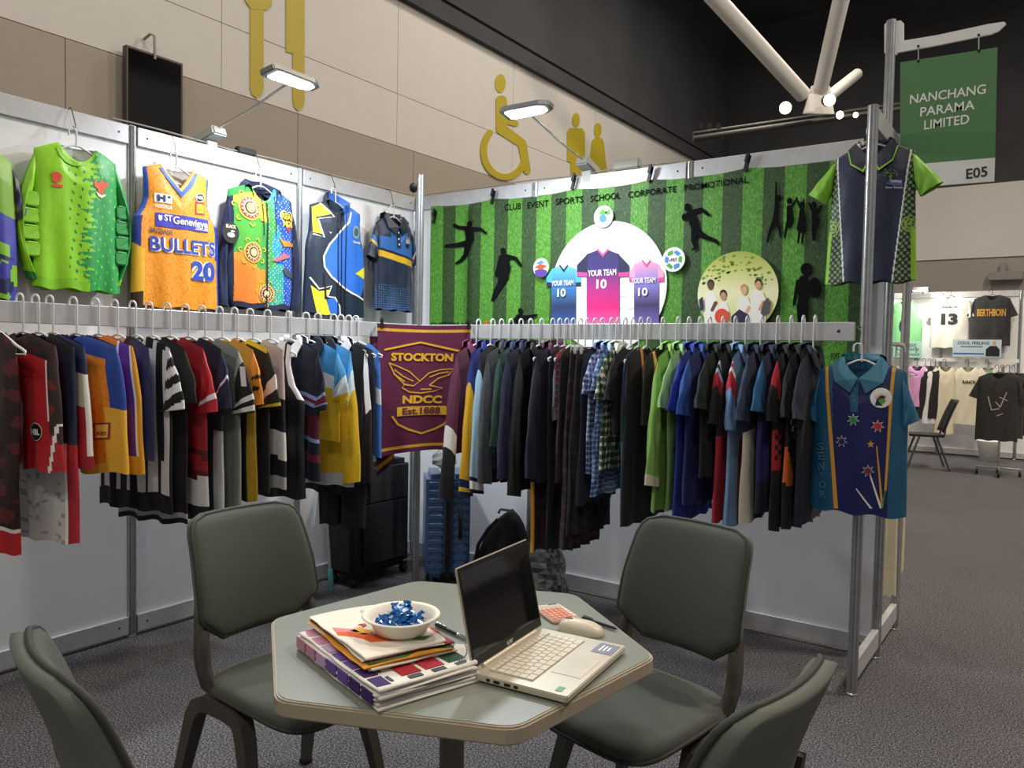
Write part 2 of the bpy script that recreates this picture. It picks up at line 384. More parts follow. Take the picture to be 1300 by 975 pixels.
# arm lights clamped to the wall tops
def arm_light(name, label, base, head, along, power):
    """base on the wall top, head centre in the booth, along = unit vector of the head's long side"""
    t = empty(name, (0, 0, 0), label=label, cat='lamp'); base = Vector(base); head = Vector(head); al = Vector(along)
    GREYP = mat('lamp_grey_plastic', '#b8bab4', rough=.4)
    out = head-base; oh = Vector((out.x, out.y, 0)).normalized()
    R = Matrix((al, oh, Vector((0, 0, 1)))).transposed()
    tilt = R @ Matrix.Rotation(.35, 3, 'X')
    MB().box(base+Vector((0, 0, .03)), (.085, .15, .05), mtx=tilt).build('driver_box', GREYP, t, .008)
    MB().box(base+Vector((0, 0, -.03)), (.06, .04, .07), mtx=R).build('clamp', GREYP, t, .004)
    MB().tube([base+Vector((0, 0, .05)), base.lerp(head, .5)+Vector((0, 0, .012)), head], .006).build('arm', ALU, t)
    # head: flat blade with tapering tail
    hp = [(-.15, -.055), (-.12, -.065), (.1, -.06), (.15, -.03), (.15, .03), (.1, .06), (-.12, .065), (-.15, .055)]
    HR = R @ Matrix.Rotation(.25, 3, 'X')
    def fn(a, b, c): return head+HR @ Vector((a, b*.8, c))
    MB().prism(hp, -.006, .024, fn).build('head', mat('lamp_silver', '#8d8f90', rough=.35, metal=.4), t, .004)
    MB().prism([(a*.8, b*.72) for a, b in hp], -.0095, -.0062, fn).build('led_panel', mat('lit_led_panel', (1, 1, 1), emit=9), t)
    l = area('led_light', head+HR @ Vector((0, 0, -.016)), head+HR @ Vector((0, 0, -1)), .2, .08, power, (.87, .94, 1.0))
    l.parent = t
    return t
b1 = ray(266, 172, 0, 0)
LP = 22
arm_light('arm_light', 'slim silver arm light over the jersey wall, in front of the knife symbol', (0, -1.58, H+.02), (.52, -1.47, 2.745), (0, 1, 0), LP)
arm_light('arm_light', 'slim silver arm light over the grass banner, in front of the wheelchair symbol', (1.36, 0, H+.02), (1.33, -.6, 2.69), (1, 0, 0), LP)
# cables lying along the wall tops
def cable(name, label, pts, r=.004):
    o = MB().tube(pts, r, 6).build(name, CABLE); return tag(o, label, 'cable')
cable('power_cable', 'thin grey power cable lying along the top of the jersey wall', [(.012+.006*math.sin(5*y), y, H+.008+.008*abs(math.sin(4.3*y))) for y in np.arange(-2.1, -.02, .07)])
cable('power_cable', 'thin grey power cable lying along the top of the grass banner wall', [(x, -.012+.006*math.sin(6*x), H+.007+.007*abs(math.sin(5*x))) for x in np.arange(.05, 2.0, .07)])
o = MB().box((1.62, -.005, H+.03), (.16, .05, .055)).build('socket_box', mat('socket_grey', '#a9a89f', rough=.5), None, .006); tag(o, 'small grey power socket box on top of the banner wall', 'socket')
o = MB().box((.0, -1.36, H+.02), (.04, .12, .035)).build('cable_adapter', BLACK, None, .006); tag(o, 'small black cable adapter on top of the jersey wall', 'adapter')
tag(MB().lathe([(0, -.012), (.03, -.012), (.034, 0), (.03, .012), (0, .012)], (.03, -.05, H+.06), 14, 'X').build('cable_coil', BLACK), 'small dark cable coil at the wall corner top', 'cable coil')

# ------------------------------------------------------------------ grass banner
BY = -.035
def bp(x, y): p = ray(x, y, 1, BY); return (p[0], p[2])
def grass_mat():
    m = mat('grass_print', '#3c7a28', rough=.6); nt = m.node_tree; N = nt.nodes; K = nt.links; b = N['Principled BSDF']; tc = N['Texture Coordinate']
    sx = N.new('ShaderNodeSeparateXYZ'); K.new(tc.outputs['Object'], sx.inputs[0])
    def mth(op, a, c=None):
        n = N.new('ShaderNodeMath'); n.operation = op
        if hasattr(a, 'node'): K.new(a, n.inputs[0])
        else: n.inputs[0].default_value = a
        if c is not None: n.inputs[1].default_value = c
        return n.outputs[0]
    fr = mth('FRACT', mth('DIVIDE', mth('SUBTRACT', sx.outputs['X'], .178), .212)); st = mth('GREATER_THAN', fr, .5)
    mp = N.new('ShaderNodeMapping'); mp.inputs['Scale'].default_value = (150, 1, 60); K.new(tc.outputs['Object'], mp.inputs['Vector'])
    nz = N.new('ShaderNodeTexNoise'); nz.inputs['Scale'].default_value = 1; nz.inputs['Detail'].default_value = 5; nz.inputs['Distortion'].default_value = 1.2; K.new(mp.outputs['Vector'], nz.inputs['Vector'])
    def ramp(c0, c1, c2):
        r = N.new('ShaderNodeValToRGB'); e = r.color_ramp.elements
        e[0].position = .3; e[0].color = (*lin(c0), 1); e[1].position = .72; e[1].color = (*lin(c2), 1)
        r.color_ramp.elements.new(.52).color = (*lin(c1), 1); K.new(nz.outputs['Fac'], r.inputs['Fac']); return r.outputs['Color']
    light = ramp('#2a6416', '#4d9128', '#83b850'); dark = ramp('#142c0c', '#29491c', '#4c6f38')
    mx = N.new('ShaderNodeMix'); mx.data_type = 'RGBA'; K.new(st, mx.inputs['Factor']); K.new(light, mx.inputs['A']); K.new(dark, mx.inputs['B'])
    K.new(mx.outputs['Result'], b.inputs['Base Color']); return m
bn = empty('grass_banner', (0, BY, 0), label='wide green grass printed banner clipped to the wall with team shirts and player silhouettes', cat='banner')
xs = np.linspace(.175, 2.90, 60); clips = [.215, .70, 1.29, 1.78, 2.32, 2.88]
def btop(x):
    k = np.searchsorted(clips, x); a = clips[max(k-1, 0)]; b = clips[min(k, len(clips)-1)]
    u = 0 if b == a else (x-a)/(b-a); return 2.392-.03*4*u*(1-u)*(abs(b-a)/.55)*.6
V = []; F = []
for i, x in enumerate(xs):
    for j in range(13):
        tt = j/12; z = btop(x)*(1-tt)+1.33*tt
        V.append((x, .004*math.sin(7*x)*tt*.5, z))
for i in range(59):
    for j in range(12): a = i*13+j; F.append((a, a+1, a+14, a+13))
pyobj('sheet', V, F, grass_mat(), bn, True)
lay = [0]
def bput(name, vf, m, parent=bn, dy=None):
    lay[0] += 1
    y = -.004-.00035*lay[0] if dy is None else dy
    return decal(name, vf, lambda x, z: np.stack([x, np.full_like(x, y), z], 1), m, parent)
INK = mat('black_ink_print', '#0b0c0d', rough=.9, spec=.15)
def bpoly(*ps): return polys(*[[bp(*q) for q in p] for p in ps])
def btext(s, x0, y0, x1, y1, h, m, bold=0, space=1):
    a = bp(x0, y0); b = bp(x1, y1); k = bp((x0+x1)/2, (y0+y1)/2-h/2); c = ((a[0]+b[0])/2, (a[1]+b[1])/2)
    return bput('lettering', text_polys(s, c[0], c[1], math.hypot(b[0]-a[0], b[1]-a[1]), 2*abs(k[1]-bp((x0+x1)/2, (y0+y1)/2)[1]), bold, math.atan2(b[1]-a[1], b[0]-a[0]), space), m)
for s, x0, y0, x1, y1 in (('CLUB', 641, 263.5, 662, 261.5), ('EVENT', 670, 261, 697, 258), ('SPORTS', 706, 256.5, 741, 253), ('SCHOOL', 750, 252.5, 788, 248), ('CORPORATE', 798, 247.5, 859, 240), ('PROMOTIONAL', 869, 239, 951, 228)):
    btext(s, x0, y0, x1, y1, 8, INK, .01)
btext('CUSTOM MAKE', 547, 412.5, 611, 412.5, 6.5, INK, .02)
bput('orange_mark', bpoly([(616, 408), (620, 408), (620, 418), (616, 418)]), mat('orange_ink', '#e0561e', rough=.6))
def sil(name, ps):
    vf = bpoly(*ps); lay[0] += 1; o = np.concatenate([np.full(len(p), i*.00012) for i, p in enumerate(ps)]); y = -.004-.00035*lay[0]
    decal(name, vf, lambda x, z: np.stack([x, y-o, z], 1), INK, bn)
# jumping handball player
sil('player_silhouette', [circle(597, 284.5, 3.2, 4)] + chain((596, 292, 5.5), (597.5, 303, 5), (594, 312, 4)) + chain((593, 290, 2.6), (583, 289, 2.2), (578, 286.5, 2.6)) + chain((599, 291, 3), (611, 291, 2), (617.5, 296, 1.6)) + chain((594, 309, 4), (583, 311, 3), (567, 312.5, 1.8)) + chain((595, 312, 4), (592, 324, 2.8), (586, 331, 2.2), (580, 334.5, 1.3)))
# running rugby player
sil('player_silhouette', [circle(639.5, 319, 3.4, 4.5)] + chain((641, 328, 5.8), (643, 341, 6.5), (640, 351, 6)) + chain((644, 326, 3.2), (655, 328, 2.4), (662, 337, 1.8)) + chain((637, 327, 3), (634, 343, 3.5)) + [circle(632.5, 347, 3.4, 5.6)] + chain((640, 353, 6), (634, 367, 3), (627.5, 379, 1.8)) + chain((642, 352, 5), (630, 370, 2.5), (626, 381, 1.6)))
# player behind the rail
sil('player_silhouette', [circle(661.5, 395, 3, 4)] + chain((660, 403, 4.5), (662, 411, 6), (662, 425, 6)) + chain((663, 403, 2.6), (673, 402, 2), (682, 400, 1.5)) + chain((657, 404, 2.6), (650, 412, 2), (645, 414, 1.6)))
# sprinter with ball
sil('player_silhouette', [circle(873.5, 263.5, 4.2, 5.2)] + chain((877, 273, 5.5), (882, 284, 5.6), (884, 293, 5)) + chain((880, 270, 3.5), (891, 266, 2.4), (900, 273, 2)) + chain((874, 273, 3), (869, 277, 2.4)) + [circle(869, 276, 2.6, 4.6)] + chain((883, 294, 5), (881, 305, 3), (884, 315, 1.8), (880, 317, 1.2)) + chain((886, 295, 4.5), (898, 302, 3), (910, 306, 2), (913, 311, 1.2)))
# leaping children
sil('children_silhouette', chain((986, 232, 1), (986, 247, 1.5), (987, 262, 3), (985, 278, 3.2), (978, 295, 2), (975, 307, 1.3)) + [circle(990, 251, 2.6, 3.6)] + chain((986, 278, 2.6), (990, 290, 1.8), (992, 301, 1.2))
    + [circle(1003, 255.5, 3.4, 4)] + chain((1003, 264, 3.6), (1004, 280, 4.6), (1002, 286, 4)) + chain((1000, 286, 2), (997, 301, 1.3)) + chain((1006, 262, 1.6), (1013, 252, 1))
    + [circle(1019, 260, 3, 3.8)] + chain((1019, 268, 3.4), (1019, 280, 4.8), (1018, 290, 6)) + chain((1016, 291, 1.6), (1014, 308, 1.3)) + chain((1021, 291, 1.6), (1019, 308, 1.3)) + chain((1017, 264, 1.5), (1012, 252, 1)) + chain((1021, 264, 1.5), (1021, 254, 1)))
sil('children_silhouette', [circle(1034, 260, 3.4, 4)] + chain((1035, 268, 4), (1036, 282, 5), (1034, 290, 3), (1034, 304, 2)) + chain((1031, 266, 1.8), (1028, 258, 1.2)) + chain((1038, 268, 2), (1044, 262, 1.4)))
# schoolchild with backpack
sil('child_silhouette', [circle(1024.5, 342, 7.5, 8.2)] + chain((1021, 356, 6.5), (1021, 375, 7), (1019, 390, 6)) + [circle(1035, 365, 7.5, 13)] + chain((1014, 358, 3), (1011, 375, 2.4), (1009, 386, 2)) + chain((1017, 388, 5), (1017, 405, 4), (1017, 420, 3.5)) + chain((1023, 388, 4), (1023, 408, 3.5)))
# circles
WINK = mat('white_ink_print', '#f2f4f6', rough=.55)
def disc(px, py, r, m, name='disc'):
    c = bp(px, py); return bput(name, polys(circle(c[0], c[1], r, n=40)), m)
def zgrad(name, stops, z0, z1):
    """ink gradient along height"""
    m = mat(name, '#ffffff', rough=.6); nt = m.node_tree; N = nt.nodes; K = nt.links
    tc = N['Texture Coordinate']; sx = N.new('ShaderNodeSeparateXYZ'); K.new(tc.outputs['Object'], sx.inputs[0])
    mr = N.new('ShaderNodeMapRange'); mr.inputs['From Min'].default_value = z0; mr.inputs['From Max'].default_value = z1; K.new(sx.outputs['Z'], mr.inputs['Value'])
    r = N.new('ShaderNodeValToRGB'); e = r.color_ramp.elements; e[0].color = (*lin(stops[0]), 1); e[1].color = (*lin(stops[-1]), 1)
    for i, c in enumerate(stops[1:-1]): r.color_ramp.elements.new((i+1)/(len(stops)-1)).color = (*lin(c), 1)
    K.new(mr.outputs['Result'], r.inputs['Fac']); K.new(r.outputs['Color'], N['Principled BSDF'].inputs['Base Color']); return m
c0 = bp(771, 364); RR = .372
bput('disc', polys(circle(c0[0], c0[1], RR, n=64)), WINK)
GI = mat('pale_grey_ink', '#c9ccd0', rough=.6)
tv = []
for ix in range(9):
    for iz in range(7):
        x = c0[0]-.32+.08*ix+.03*(iz % 2); z = c0[1]-.13+.07*iz
        if math.hypot(x-c0[0], z-c0[1]) < RR-.05: tv.append([(x-.022, z-.006), (x+.022, z+.001), (x+.022, z+.006), (x-.022, z)])
bput('logo_repeat', polys(*tv), GI)['kind'] = 'stuff'
def team_shirt(cx, top, bot, hw, sl, mt, mc, trim, big):
    b0 = [(cx-.35*hw, top), (cx, top+.18*hw+3), (cx+.35*hw, top), (cx+hw, top+.25*hw), (cx+.98*hw, bot), (cx-.98*hw, bot), (cx-hw, top+.25*hw)]
    bput('printed_shirt', bpoly(b0), mt)
    for s in (-1, 1):
        bput('printed_sleeve', bpoly([(cx+s*.9*hw, top+.2*hw), (cx+s*(hw+sl), top+.9*hw), (cx+s*(hw+sl), top+1.45*hw), (cx+s*.95*hw, top+1.5*hw)]), mc)
        bput('printed_cuff', bpoly([(cx+s*(hw+sl), top+1.45*hw-3), (cx+s*(hw+sl), top+1.45*hw+2.5), (cx+s*.95*hw, top+1.5*hw+2), (cx+s*.95*hw, top+1.5*hw-3)]), trim)
    bput('printed_neck', bpoly([(cx-.38*hw, top-1), (cx, top+.18*hw+5), (cx+.38*hw, top-1), (cx+.3*hw, top-2), (cx, top+.18*hw+1), (cx-.3*hw, top-2)]), trim)
PK = mat('pink_ink', '#f0489a', rough=.6); NV = mat('navy_ink', '#20264a', rough=.6); CY = mat('cyan_ink', '#4fb4dc', rough=.6); PKL = mat('light_pink_ink', '#f4a9c8', rough=.6)
def zz(px, py): return bp(px, py)[1]
team_shirt(717, 338, 412, 16, 6, zgrad('blue_fade', ['#2d5ba8', '#23355e', '#3d7fc0', '#66c2e0'], zz(717, 416), zz(717, 335)), CY, NV, 0)
team_shirt(822, 332, 412, 16, 6, zgrad('lilac_fade', ['#7a6ac0', '#3b3560', '#8d7fd0', '#f1a5c6'], zz(822, 416), zz(822, 330)), PKL, PK, 0)
team_shirt(767, 318, 416, 21, 12, zgrad('pink_fade', ['#f95fb4', '#e31c7c', '#b02a86', '#3d2f78', '#2b2a5e'], zz(767, 416), zz(767, 316)), NV, PK, 1)
GRN = mat('white_shirt_lettering', '#f4f4f4', rough=.6)
btext('YOUR TEAM', 748, 347.5, 784, 345.5, 8, GRN, .02); btext('10', 759, 361, 772, 360.5, 12, GRN, .03)
btext('YOUR TEAM', 702, 360, 730, 359, 6.5, GRN, .02); btext('10', 709.5, 372, 720, 371.5, 10.5, GRN, .03)
btext('YOUR TEAM', 803, 357, 834, 355.5, 7, GRN, .02); btext('10', 812, 371, 824, 370.5, 10.5, GRN, .03)
# small round badges
LEAF = mat('leaf_green_ink', '#57a83a', rough=.6); SKY = mat('sky_blue_ink', '#4a8fd6', rough=.6); VIO = mat('violet_ink', '#5a3f9c', rough=.6); ORG = mat('orange_red_ink', '#e2512d', rough=.6)
disc(768, 275.5, .062, WINK); bput('leaf', bpoly([(762, 272), (766, 266), (773, 270), (769, 275)], [(770, 270), (777, 266), (776, 273), (772, 274)], [(763, 273), (769, 276), (766, 279)]), LEAF)
bput('globe', bpoly(circle(767.5, 278, 4.5, 5)), SKY)
disc(689, 340, .056, WINK); bput('wave', bpoly([(681, 344), (689, 341), (697, 344), (696, 350), (689, 353), (682, 350)]), VIO); bput('flame', bpoly([(681, 340), (688, 335), (697, 338), (690, 343)]), ORG)
bput('sky_mark', bpoly([(683, 335), (689, 331), (694, 334), (688, 336)]), SKY)
disc(857, 330, .066, WINK)
for i in range(6):
    a = i*PI/3; c = bp(857, 330); p = [(c[0]+.04*math.cos(a+d)*k, c[1]+.04*math.sin(a+d)*k) for d, k in ((-.42, .75), (-.42, 1.3), (.2, 1.3), (.5, 1), (.2, .75))]
    bput('recycling_arrow', polys(p), SKY if i % 2 else LEAF)
btext('rPET', 852, 331, 862, 330, 4, DK, .01)
# printed photograph of four students
cx, cz = bp(937.5, 372); ph = zgrad('park_photo_print', ['#9fae62', '#dfe59a', '#f4f1c2', '#c9cf6e', '#8fa83c'], cz-.25, cz+.25)
bput('photo_disc', polys(circle(cx, cz, .212, n=48)), ph)
FOL = mat('foliage_print', '#6d8f2f', rough=.6); lv = []
for i in range(70):
    a = random.uniform(.2, 2.9); r = random.uniform(.11, .2); x = cx+r*math.cos(a); z = cz+r*math.sin(a); s = random.uniform(.006, .014)
    lv.append([(x-s, z), (x, z-s*.5), (x+s, z+s*.2), (x, z+s*.7)])
bput('foliage', polys(*lv), FOL)
SKN = {k: mat('skin_print_%d' % i, k, rough=.6) for i, k in enumerate(('#6b4530', '#c8956f', '#e2b48f', '#d9a67c'))}
HAIR = mat('dark_hair_print', '#231913', rough=.6); BLON = mat('blond_hair_print', '#c99a55', rough=.6); SHW = mat('white_shirt_print', '#f5f2ea', rough=.6)
for (hx, hy, sk, hr, bw) in ((904.5, 363, '#6b4530', HAIR, 9), (920.5, 376, '#c8956f', HAIR, 8), (947, 369, '#e2b48f', BLON, 9), (965, 362, '#d9a67c', HAIR, 10)):
    bput('hair', bpoly(circle(hx, hy-2, 4.6, 6)), hr)
    bput('shirt', bpoly([(hx-bw*.6, hy+8), (hx+bw*.5, hy+8), (hx+bw, hy+20), (hx+bw*.9, 412), (hx-bw*.9, 412), (hx-bw, hy+20)]), SHW)
    bput('arm', bpoly(*chain((hx+bw*.7, hy+22, 2.4), (hx+bw*.2, hy+31, 2))), SKN[sk])
    bput('face', bpoly(circle(hx, hy+.5, 3.7, 5.2)), SKN[sk])
bput('orange_bag', bpoly(circle(919, 402, 9, 10)), ORG); bput('dark_trousers', bpoly([(931, 402), (941, 393), (953, 400), (954, 412), (931, 412)]), NV)
bput('grey_backpack', bpoly([(971, 385), (977, 378), (981, 384), (979, 396), (972, 402), (968, 398)]), mat('grey_print', '#55535a', rough=.6)); bput('backpack_strap', bpoly([(890, 381), (895, 377), (896, 392), (892, 396)]), NV)
btext('PORT', 1057, 452, 1068, 452, 8, INK, .02)
# clips
for i, x in enumerate(clips):
    px = [(553, 275), (643, 248), (737, 230), (841, 219), (980, 203), (1085, 189)][i]
    c = ray(px[0], px[1], 1, -.05)
    t = empty('banner_clip', (x, -.045, c[2]), label='black spring clip on the grass banner '+['beside the slotted corner post', 'above the word CLUB', 'above the word SPORTS', 'above the word CORPORATE', 'above the leaping children silhouettes', 'behind the lime sleeved polo'][i], cat='clip', group='banner clips on the wall top')
    R = Matrix.Rotation(.25, 3, 'Y')
    MB().box((0, 0, 0), (.022, .012, .085), mtx=R).build('jaw', BLACK, t, .003); MB().box((.004, -.014, .028), (.02, .008, .05), mtx=R).build('handle', BLACK, t, .003)
# ------------------------------------------------------------------ garments: a toolkit
FAB = mat('matte_fabric', rough=.88, attr=True, sheen=.04, bump=.25, bscale=35, stretch=(1, 1, .35), noise=.05, nscale=90)
SAT = mat('satin_sport_fabric', rough=.5, attr=True, bump=.25, bscale=26, stretch=(1, 1, .4), noise=.03, nscale=60)
def pr(*pts):
    return np.array([p[0] for p in pts]), np.array([p[1] for p in pts])
class Cloth:
    """open tube hung from a neck line; front faces local -y"""
    def __init__(s, par, L, prof, drop=.05, nw=.07, fd=.07, bd=.015, vneck=False, t=.035, wave=.006, k=55, bend=0., hem=0., seed=0, twist=0., notch=None):
        s.notch = notch
        s.par = par; s.L = L; s.pv, s.pw = pr(*prof); s.drop = drop; s.nw = nw; s.fd = fd; s.bd = bd; s.vn = vneck; s.t = t
        s.wave = wave; s.k = k; s.bend = bend; s.hem = hem; r = np.random.default_rng(seed); s.ph = r.uniform(0, 6.28, 4); s.tw = twist
    def len(s, S):
        L = s.L+s.hem*(1-S*S)+.006*np.sin(9*S+s.ph[0])
        if s.notch: L = L-s.notch*np.clip(1-np.abs(S)/.09, 0, 1)**.6
        return L
    def top(s, x0, front):
        a = np.abs(x0); w0 = s.pw[0]
        dn = s.fd if front else s.bd
        inn = -dn*(1-np.clip(a/s.nw, 0, 1)) if (s.vn and front) else -dn*(1-np.clip(a/s.nw, 0, 1)**2)
        return np.where(a < s.nw, inn, -s.drop*np.clip((a-s.nw)/max(w0-s.nw, 1e-4), 0, 1)**1.15)
    def surf(s, S, V, front):
        w = np.interp(V, s.pv, s.pw); x = S*w; zt = s.top(S*s.pw[0], front)
        L = s.len(S)
        z = zt*(1-V)-L*V
        inner = np.clip(1-np.abs(S*s.pw[0])/s.nw, 0, 1)
        tt = s.t*(np.clip(V/.18, 0, 1)**.6*.75+.25)+.02*inner*np.clip(1-V/.12, 0, 1)
        y = (-1 if front else 1)*tt*np.sqrt(np.clip(1-np.abs(S)**2.6, 0, 1))
        wv = s.wave*(.25+.75*V)*(np.sin(s.k*x+s.ph[1]+1.5*V)+.6*np.sin(s.k*1.9*x+s.ph[2]-2*V)+.35*np.sin(11*V+7*S+s.ph[3]))
        if s.notch: y = y*(1-.85*np.exp(-(S/.13)**2)*np.clip((V-.35)/.3, 0, 1))
        y = y+wv*np.clip(V*5, 0, 1)+s.bend*S*S*V+s.tw*S*V
        return np.stack([x, y, z], -1)
    def build(s, paint, m, nu=30, nv=40, name='body'):
        th = np.linspace(0, 1, nu+1); Sf = -np.cos(PI*th)*.5-(.5-th)*1.0   # denser at the edges
        V = np.linspace(0, 1, nv+1)
        Sg, Vg = np.meshgrid(Sf, V); A = s.surf(Sg, Vg, True); B = s.surf(Sg[:, ::-1], Vg, False)[:, 1:-1]
        P = np.concatenate([A, B], 1); n = P.shape[1]
        SS = np.concatenate([Sg, Sg[:, ::-1][:, 1:-1]], 1); FR = np.concatenate([np.ones_like(A[..., 0]), np.zeros_like(B[..., 0])], 1)
        idx = np.arange((nv+1)*n).reshape(nv+1, n); i2 = np.roll(idx, -1, 1)
        faces = np.stack([idx[:-1], idx[1:], i2[1:], i2[:-1]], -1).reshape(-1, 4)
        P1 = np.roll(P, -1, 1); c = ((P[:-1]+P[1:]+P1[:-1]+P1[1:])/4).reshape(-1, 3)
        sc = ((SS[:-1]+np.roll(SS, -1, 1)[:-1])/2).ravel(); vc = ((Vg[:-1, :1]+Vg[1:, :1])/2*np.ones((1, n))).ravel(); fr = ((FR[:-1]+np.roll(FR, -1, 1)[:-1])/2).ravel() > .4
        cols = run_paint(paint, c[:, 0], c[:, 2], sc, vc, fr, s)
        return pyobj(name, P.reshape(-1, 3), faces, m, s.par, True, cols)
    def fmap(s, off=.003):
        """garment (x, z) on the front -> 3-D just proud of the cloth"""
        def fn(x, z):
            x = np.asarray(x, float); z = np.asarray(z, float); V = np.clip(-z/s.L, 0, 1)
            for _ in range(6):
                w = np.interp(V, s.pv, s.pw); S = np.clip(x/w, -1, 1); zt = s.top(S*s.pw[0], True)
                L = s.len(S); V = np.clip((zt-z)/(L+zt), 0, 1)
            P = s.surf(S, V, True); P[:, 1] -= off; return P
        return fn
def run_paint(paint, x, z, s, v, fr, cl=None):
    if isinstance(paint, str): return np.tile(lin(paint), (len(x), 1))
    base, rules = paint; out = np.tile(lin(base), (len(x), 1)).astype(float)
    for fn, c in rules:
        mk = fn(x, z, s, v, fr); out[mk] = lin(c)
    return out
def tubeloft(name, S, A, Co, Ci, t, paint, m, par, n=9, rows=14, y=(0, 0), bow=0., wave=.004, seed=0, t1=None):
    """sleeve or leg: flattened tube from line S-A (outer, inner) to cuff Co-Ci, all (x, z)"""
    S, A, Co, Ci = [np.array(p, float) for p in (S, A, Co, Ci)]; V = []; r = np.random.default_rng(seed); ph = r.uniform(0, 6, 3)
    N = 2*n; mid = []; t1 = t if t1 is None else t1
    for j in range(rows+1):
        a = j/rows; o = S+(Co-S)*a; i = A+(Ci-A)*a; d = o-i; pn = np.array([-d[1], d[0]]); ln = np.linalg.norm(pn); 
        sh = bow*math.sin(PI*a); o = o+np.array([sh, 0]); i = i+np.array([sh*.8, 0])
        tt = (t+(t1-t)*a)*(min(1, a*6+.3)); yy = y[0]+(y[1]-y[0])*a
        for q in range(N):
            th = 2*PI*q/N; c = math.cos(th); p = (o+i)/2+(o-i)/2*c
            w = wave*math.sin(14*a+ph[0]+3*c)*.7+wave*math.sin(5*a+7*c+ph[1])
            V.append((p[0], yy-tt*math.sin(th)*(1-.25*abs(c))+w*min(1, 3*a), p[1])); mid.append((a, (1-c)/2, math.sin(th)))
    V = np.array(V); mid = np.array(mid); F = []
    for j in range(rows):
        for q in range(N): F.append((j*N+q, j*N+(q+1) % N, (j+1)*N+(q+1) % N, (j+1)*N+q))
    F = np.array(F); c = mid[F].mean(1); w3 = V[F].mean(1)
    if isinstance(paint, str): cols = np.tile(lin(paint), (len(F), 1))
    else:
        base, rules = paint; cols = np.tile(lin(base), (len(F), 1)).astype(float)
        for fn, cc in rules: cols[fn(c[:, 0], c[:, 1], w3[:, 0], w3[:, 2])] = lin(cc)
    return pyobj(name, V, F, m, par, True, cols)
def collar(par, nw, fd, t, col, m, size=.06, stand=.03, edge=None):
    """turned-down polo collar: back band and two front flaps"""
    V = []; F = []; c = []
    n = 14
    for i in range(n+1):                       # back band over the shoulders
        a = PI*i/n; x = nw*1.03*math.cos(a); y = .012+.035*math.sin(a)*1.0
        V += [(x, y, -.004), (x*.98, y-.006, stand), (x*1.25, y+.018, stand*.55), (x*1.3, y+.02, -.012)]
    for i in range(n):
        for k in range(3): a = 4*i+k; F.append((a, a+1, a+5, a+4)); c.append(col)
    o = pyobj('collar', V, F, m, par, True, np.array([lin(q) for q in c]))
    for sg in (-1, 1):
        y0 = -(t*.6+.013)
        P = [(sg*nw*1.0, .012, stand*.6), (sg*(nw+.012), -.012, stand*.5), (sg*(nw+.042), y0*.75, -.02), (sg*(nw*.75+.04), y0-.006, -fd-.012), (sg*.03, y0-.016, -fd-size*.8), (sg*.002, y0-.012, -fd+.004), (sg*nw*.55, y0*.8-.004, -fd*.5), (sg*nw*.92, y0*.2, .0)]
        mb = MB(); nP = len(P); mb.add(P+[(a, b+.005, z) for a, b, z in P], [tuple(range(nP)), tuple(range(nP, 2*nP))[::-1]]+[(i, (i+1) % nP, nP+(i+1) % nP, nP+i) for i in range(nP)])
        me = bpy.data.meshes.new('collar_flap'); me.from_pydata(mb.v, [], mb.f); at_ = me.attributes.new('Col', 'FLOAT_COLOR', 'CORNER')
        k = sum(len(f) for f in mb.f); at_.data.foreach_set('color', np.tile([*lin(col), 1.], (k, 1)).astype(np.float32).ravel()); link('collar_flap', me, m, par)
        if edge:
            lo = P[2:6]; mid_ = np.array(P).mean(0); A_ = [np.array(q)-(0, .0015, 0) for q in lo]; B_ = [q+(mid_-q)*.13-(0, .001, 0) for q in A_]
            pyobj('collar_edge', A_+B_, [(i, i+1, 5+i, 4+i) for i in range(3)], edge, par)
    return o
# hangers: hook over the rail, sloping arms
def hanger_mesh(neck=.125, sg=-1, arm=.155, drop=.068, rr=.0042, hr=.02):
    mb = MB(); pts = [(0, 0, -.004), (0, 0, neck*.5), (0, 0, neck)]
    for i in range(1, 9):
        a = PI*i/8; pts.append((sg*hr*(1-math.cos(a)), 0, neck+hr*math.sin(a)))
    pts.append((sg*hr*2, 0, neck-.018)); mb.tube(pts, rr, 6)
    for q in (-1, 1):
        mb.tube([(0, 0, .004), (q*.02, 0, .0), (q*.05, 0, -.014), (q*arm*.7, 0, -drop*.7), (q*arm, 0, -drop), (q*arm*.98, 0, -drop-.012)], [rr, rr, .005, .005, .005, .004], 6)
    mb.tube([(-arm*.97, 0, -drop-.01), (arm*.97, 0, -drop-.01)], .003, 6)
    return mb
def clip_hanger_mesh(neck=.10, sg=-1, arm=.15, hr=.02):
    mb = MB(); pts = [(0, 0, .0), (0, 0, neck*.5), (0, 0, neck)]
    for i in range(1, 9):
        a = PI*i/8; pts.append((sg*hr*(1-math.cos(a)), 0, neck+hr*math.sin(a)))
    pts.append((sg*hr*2, 0, neck-.018)); mb.tube(pts, .0038, 6); mb.tube([(-arm, 0, 0), (arm, 0, 0)], .005, 6)
    for q in (-1, 1):
        mb.box((q*arm*.85, -.007, -.012), (.022, .006, .045)); mb.box((q*arm*.85, .007, -.012), (.022, .006, .045))
    return mb
_hm = {}
def hanger(kind, loc, rz, label, group, sg, neck=None):
    key = (kind, sg, neck)
    if key not in _hm:
        kw = dict(sg=sg); 
        if neck: kw['neck'] = neck
        me = (hanger_mesh if kind == 'arm' else clip_hanger_mesh)(**kw).build('clothes_hanger', HANG); _hm[key] = me.data; o = me
    else: o = link('clothes_hanger', _hm[key], None)
    o.location = loc; o.rotation_euler = (0, 0, rz)
    return tag(o, label, 'hanger', group)

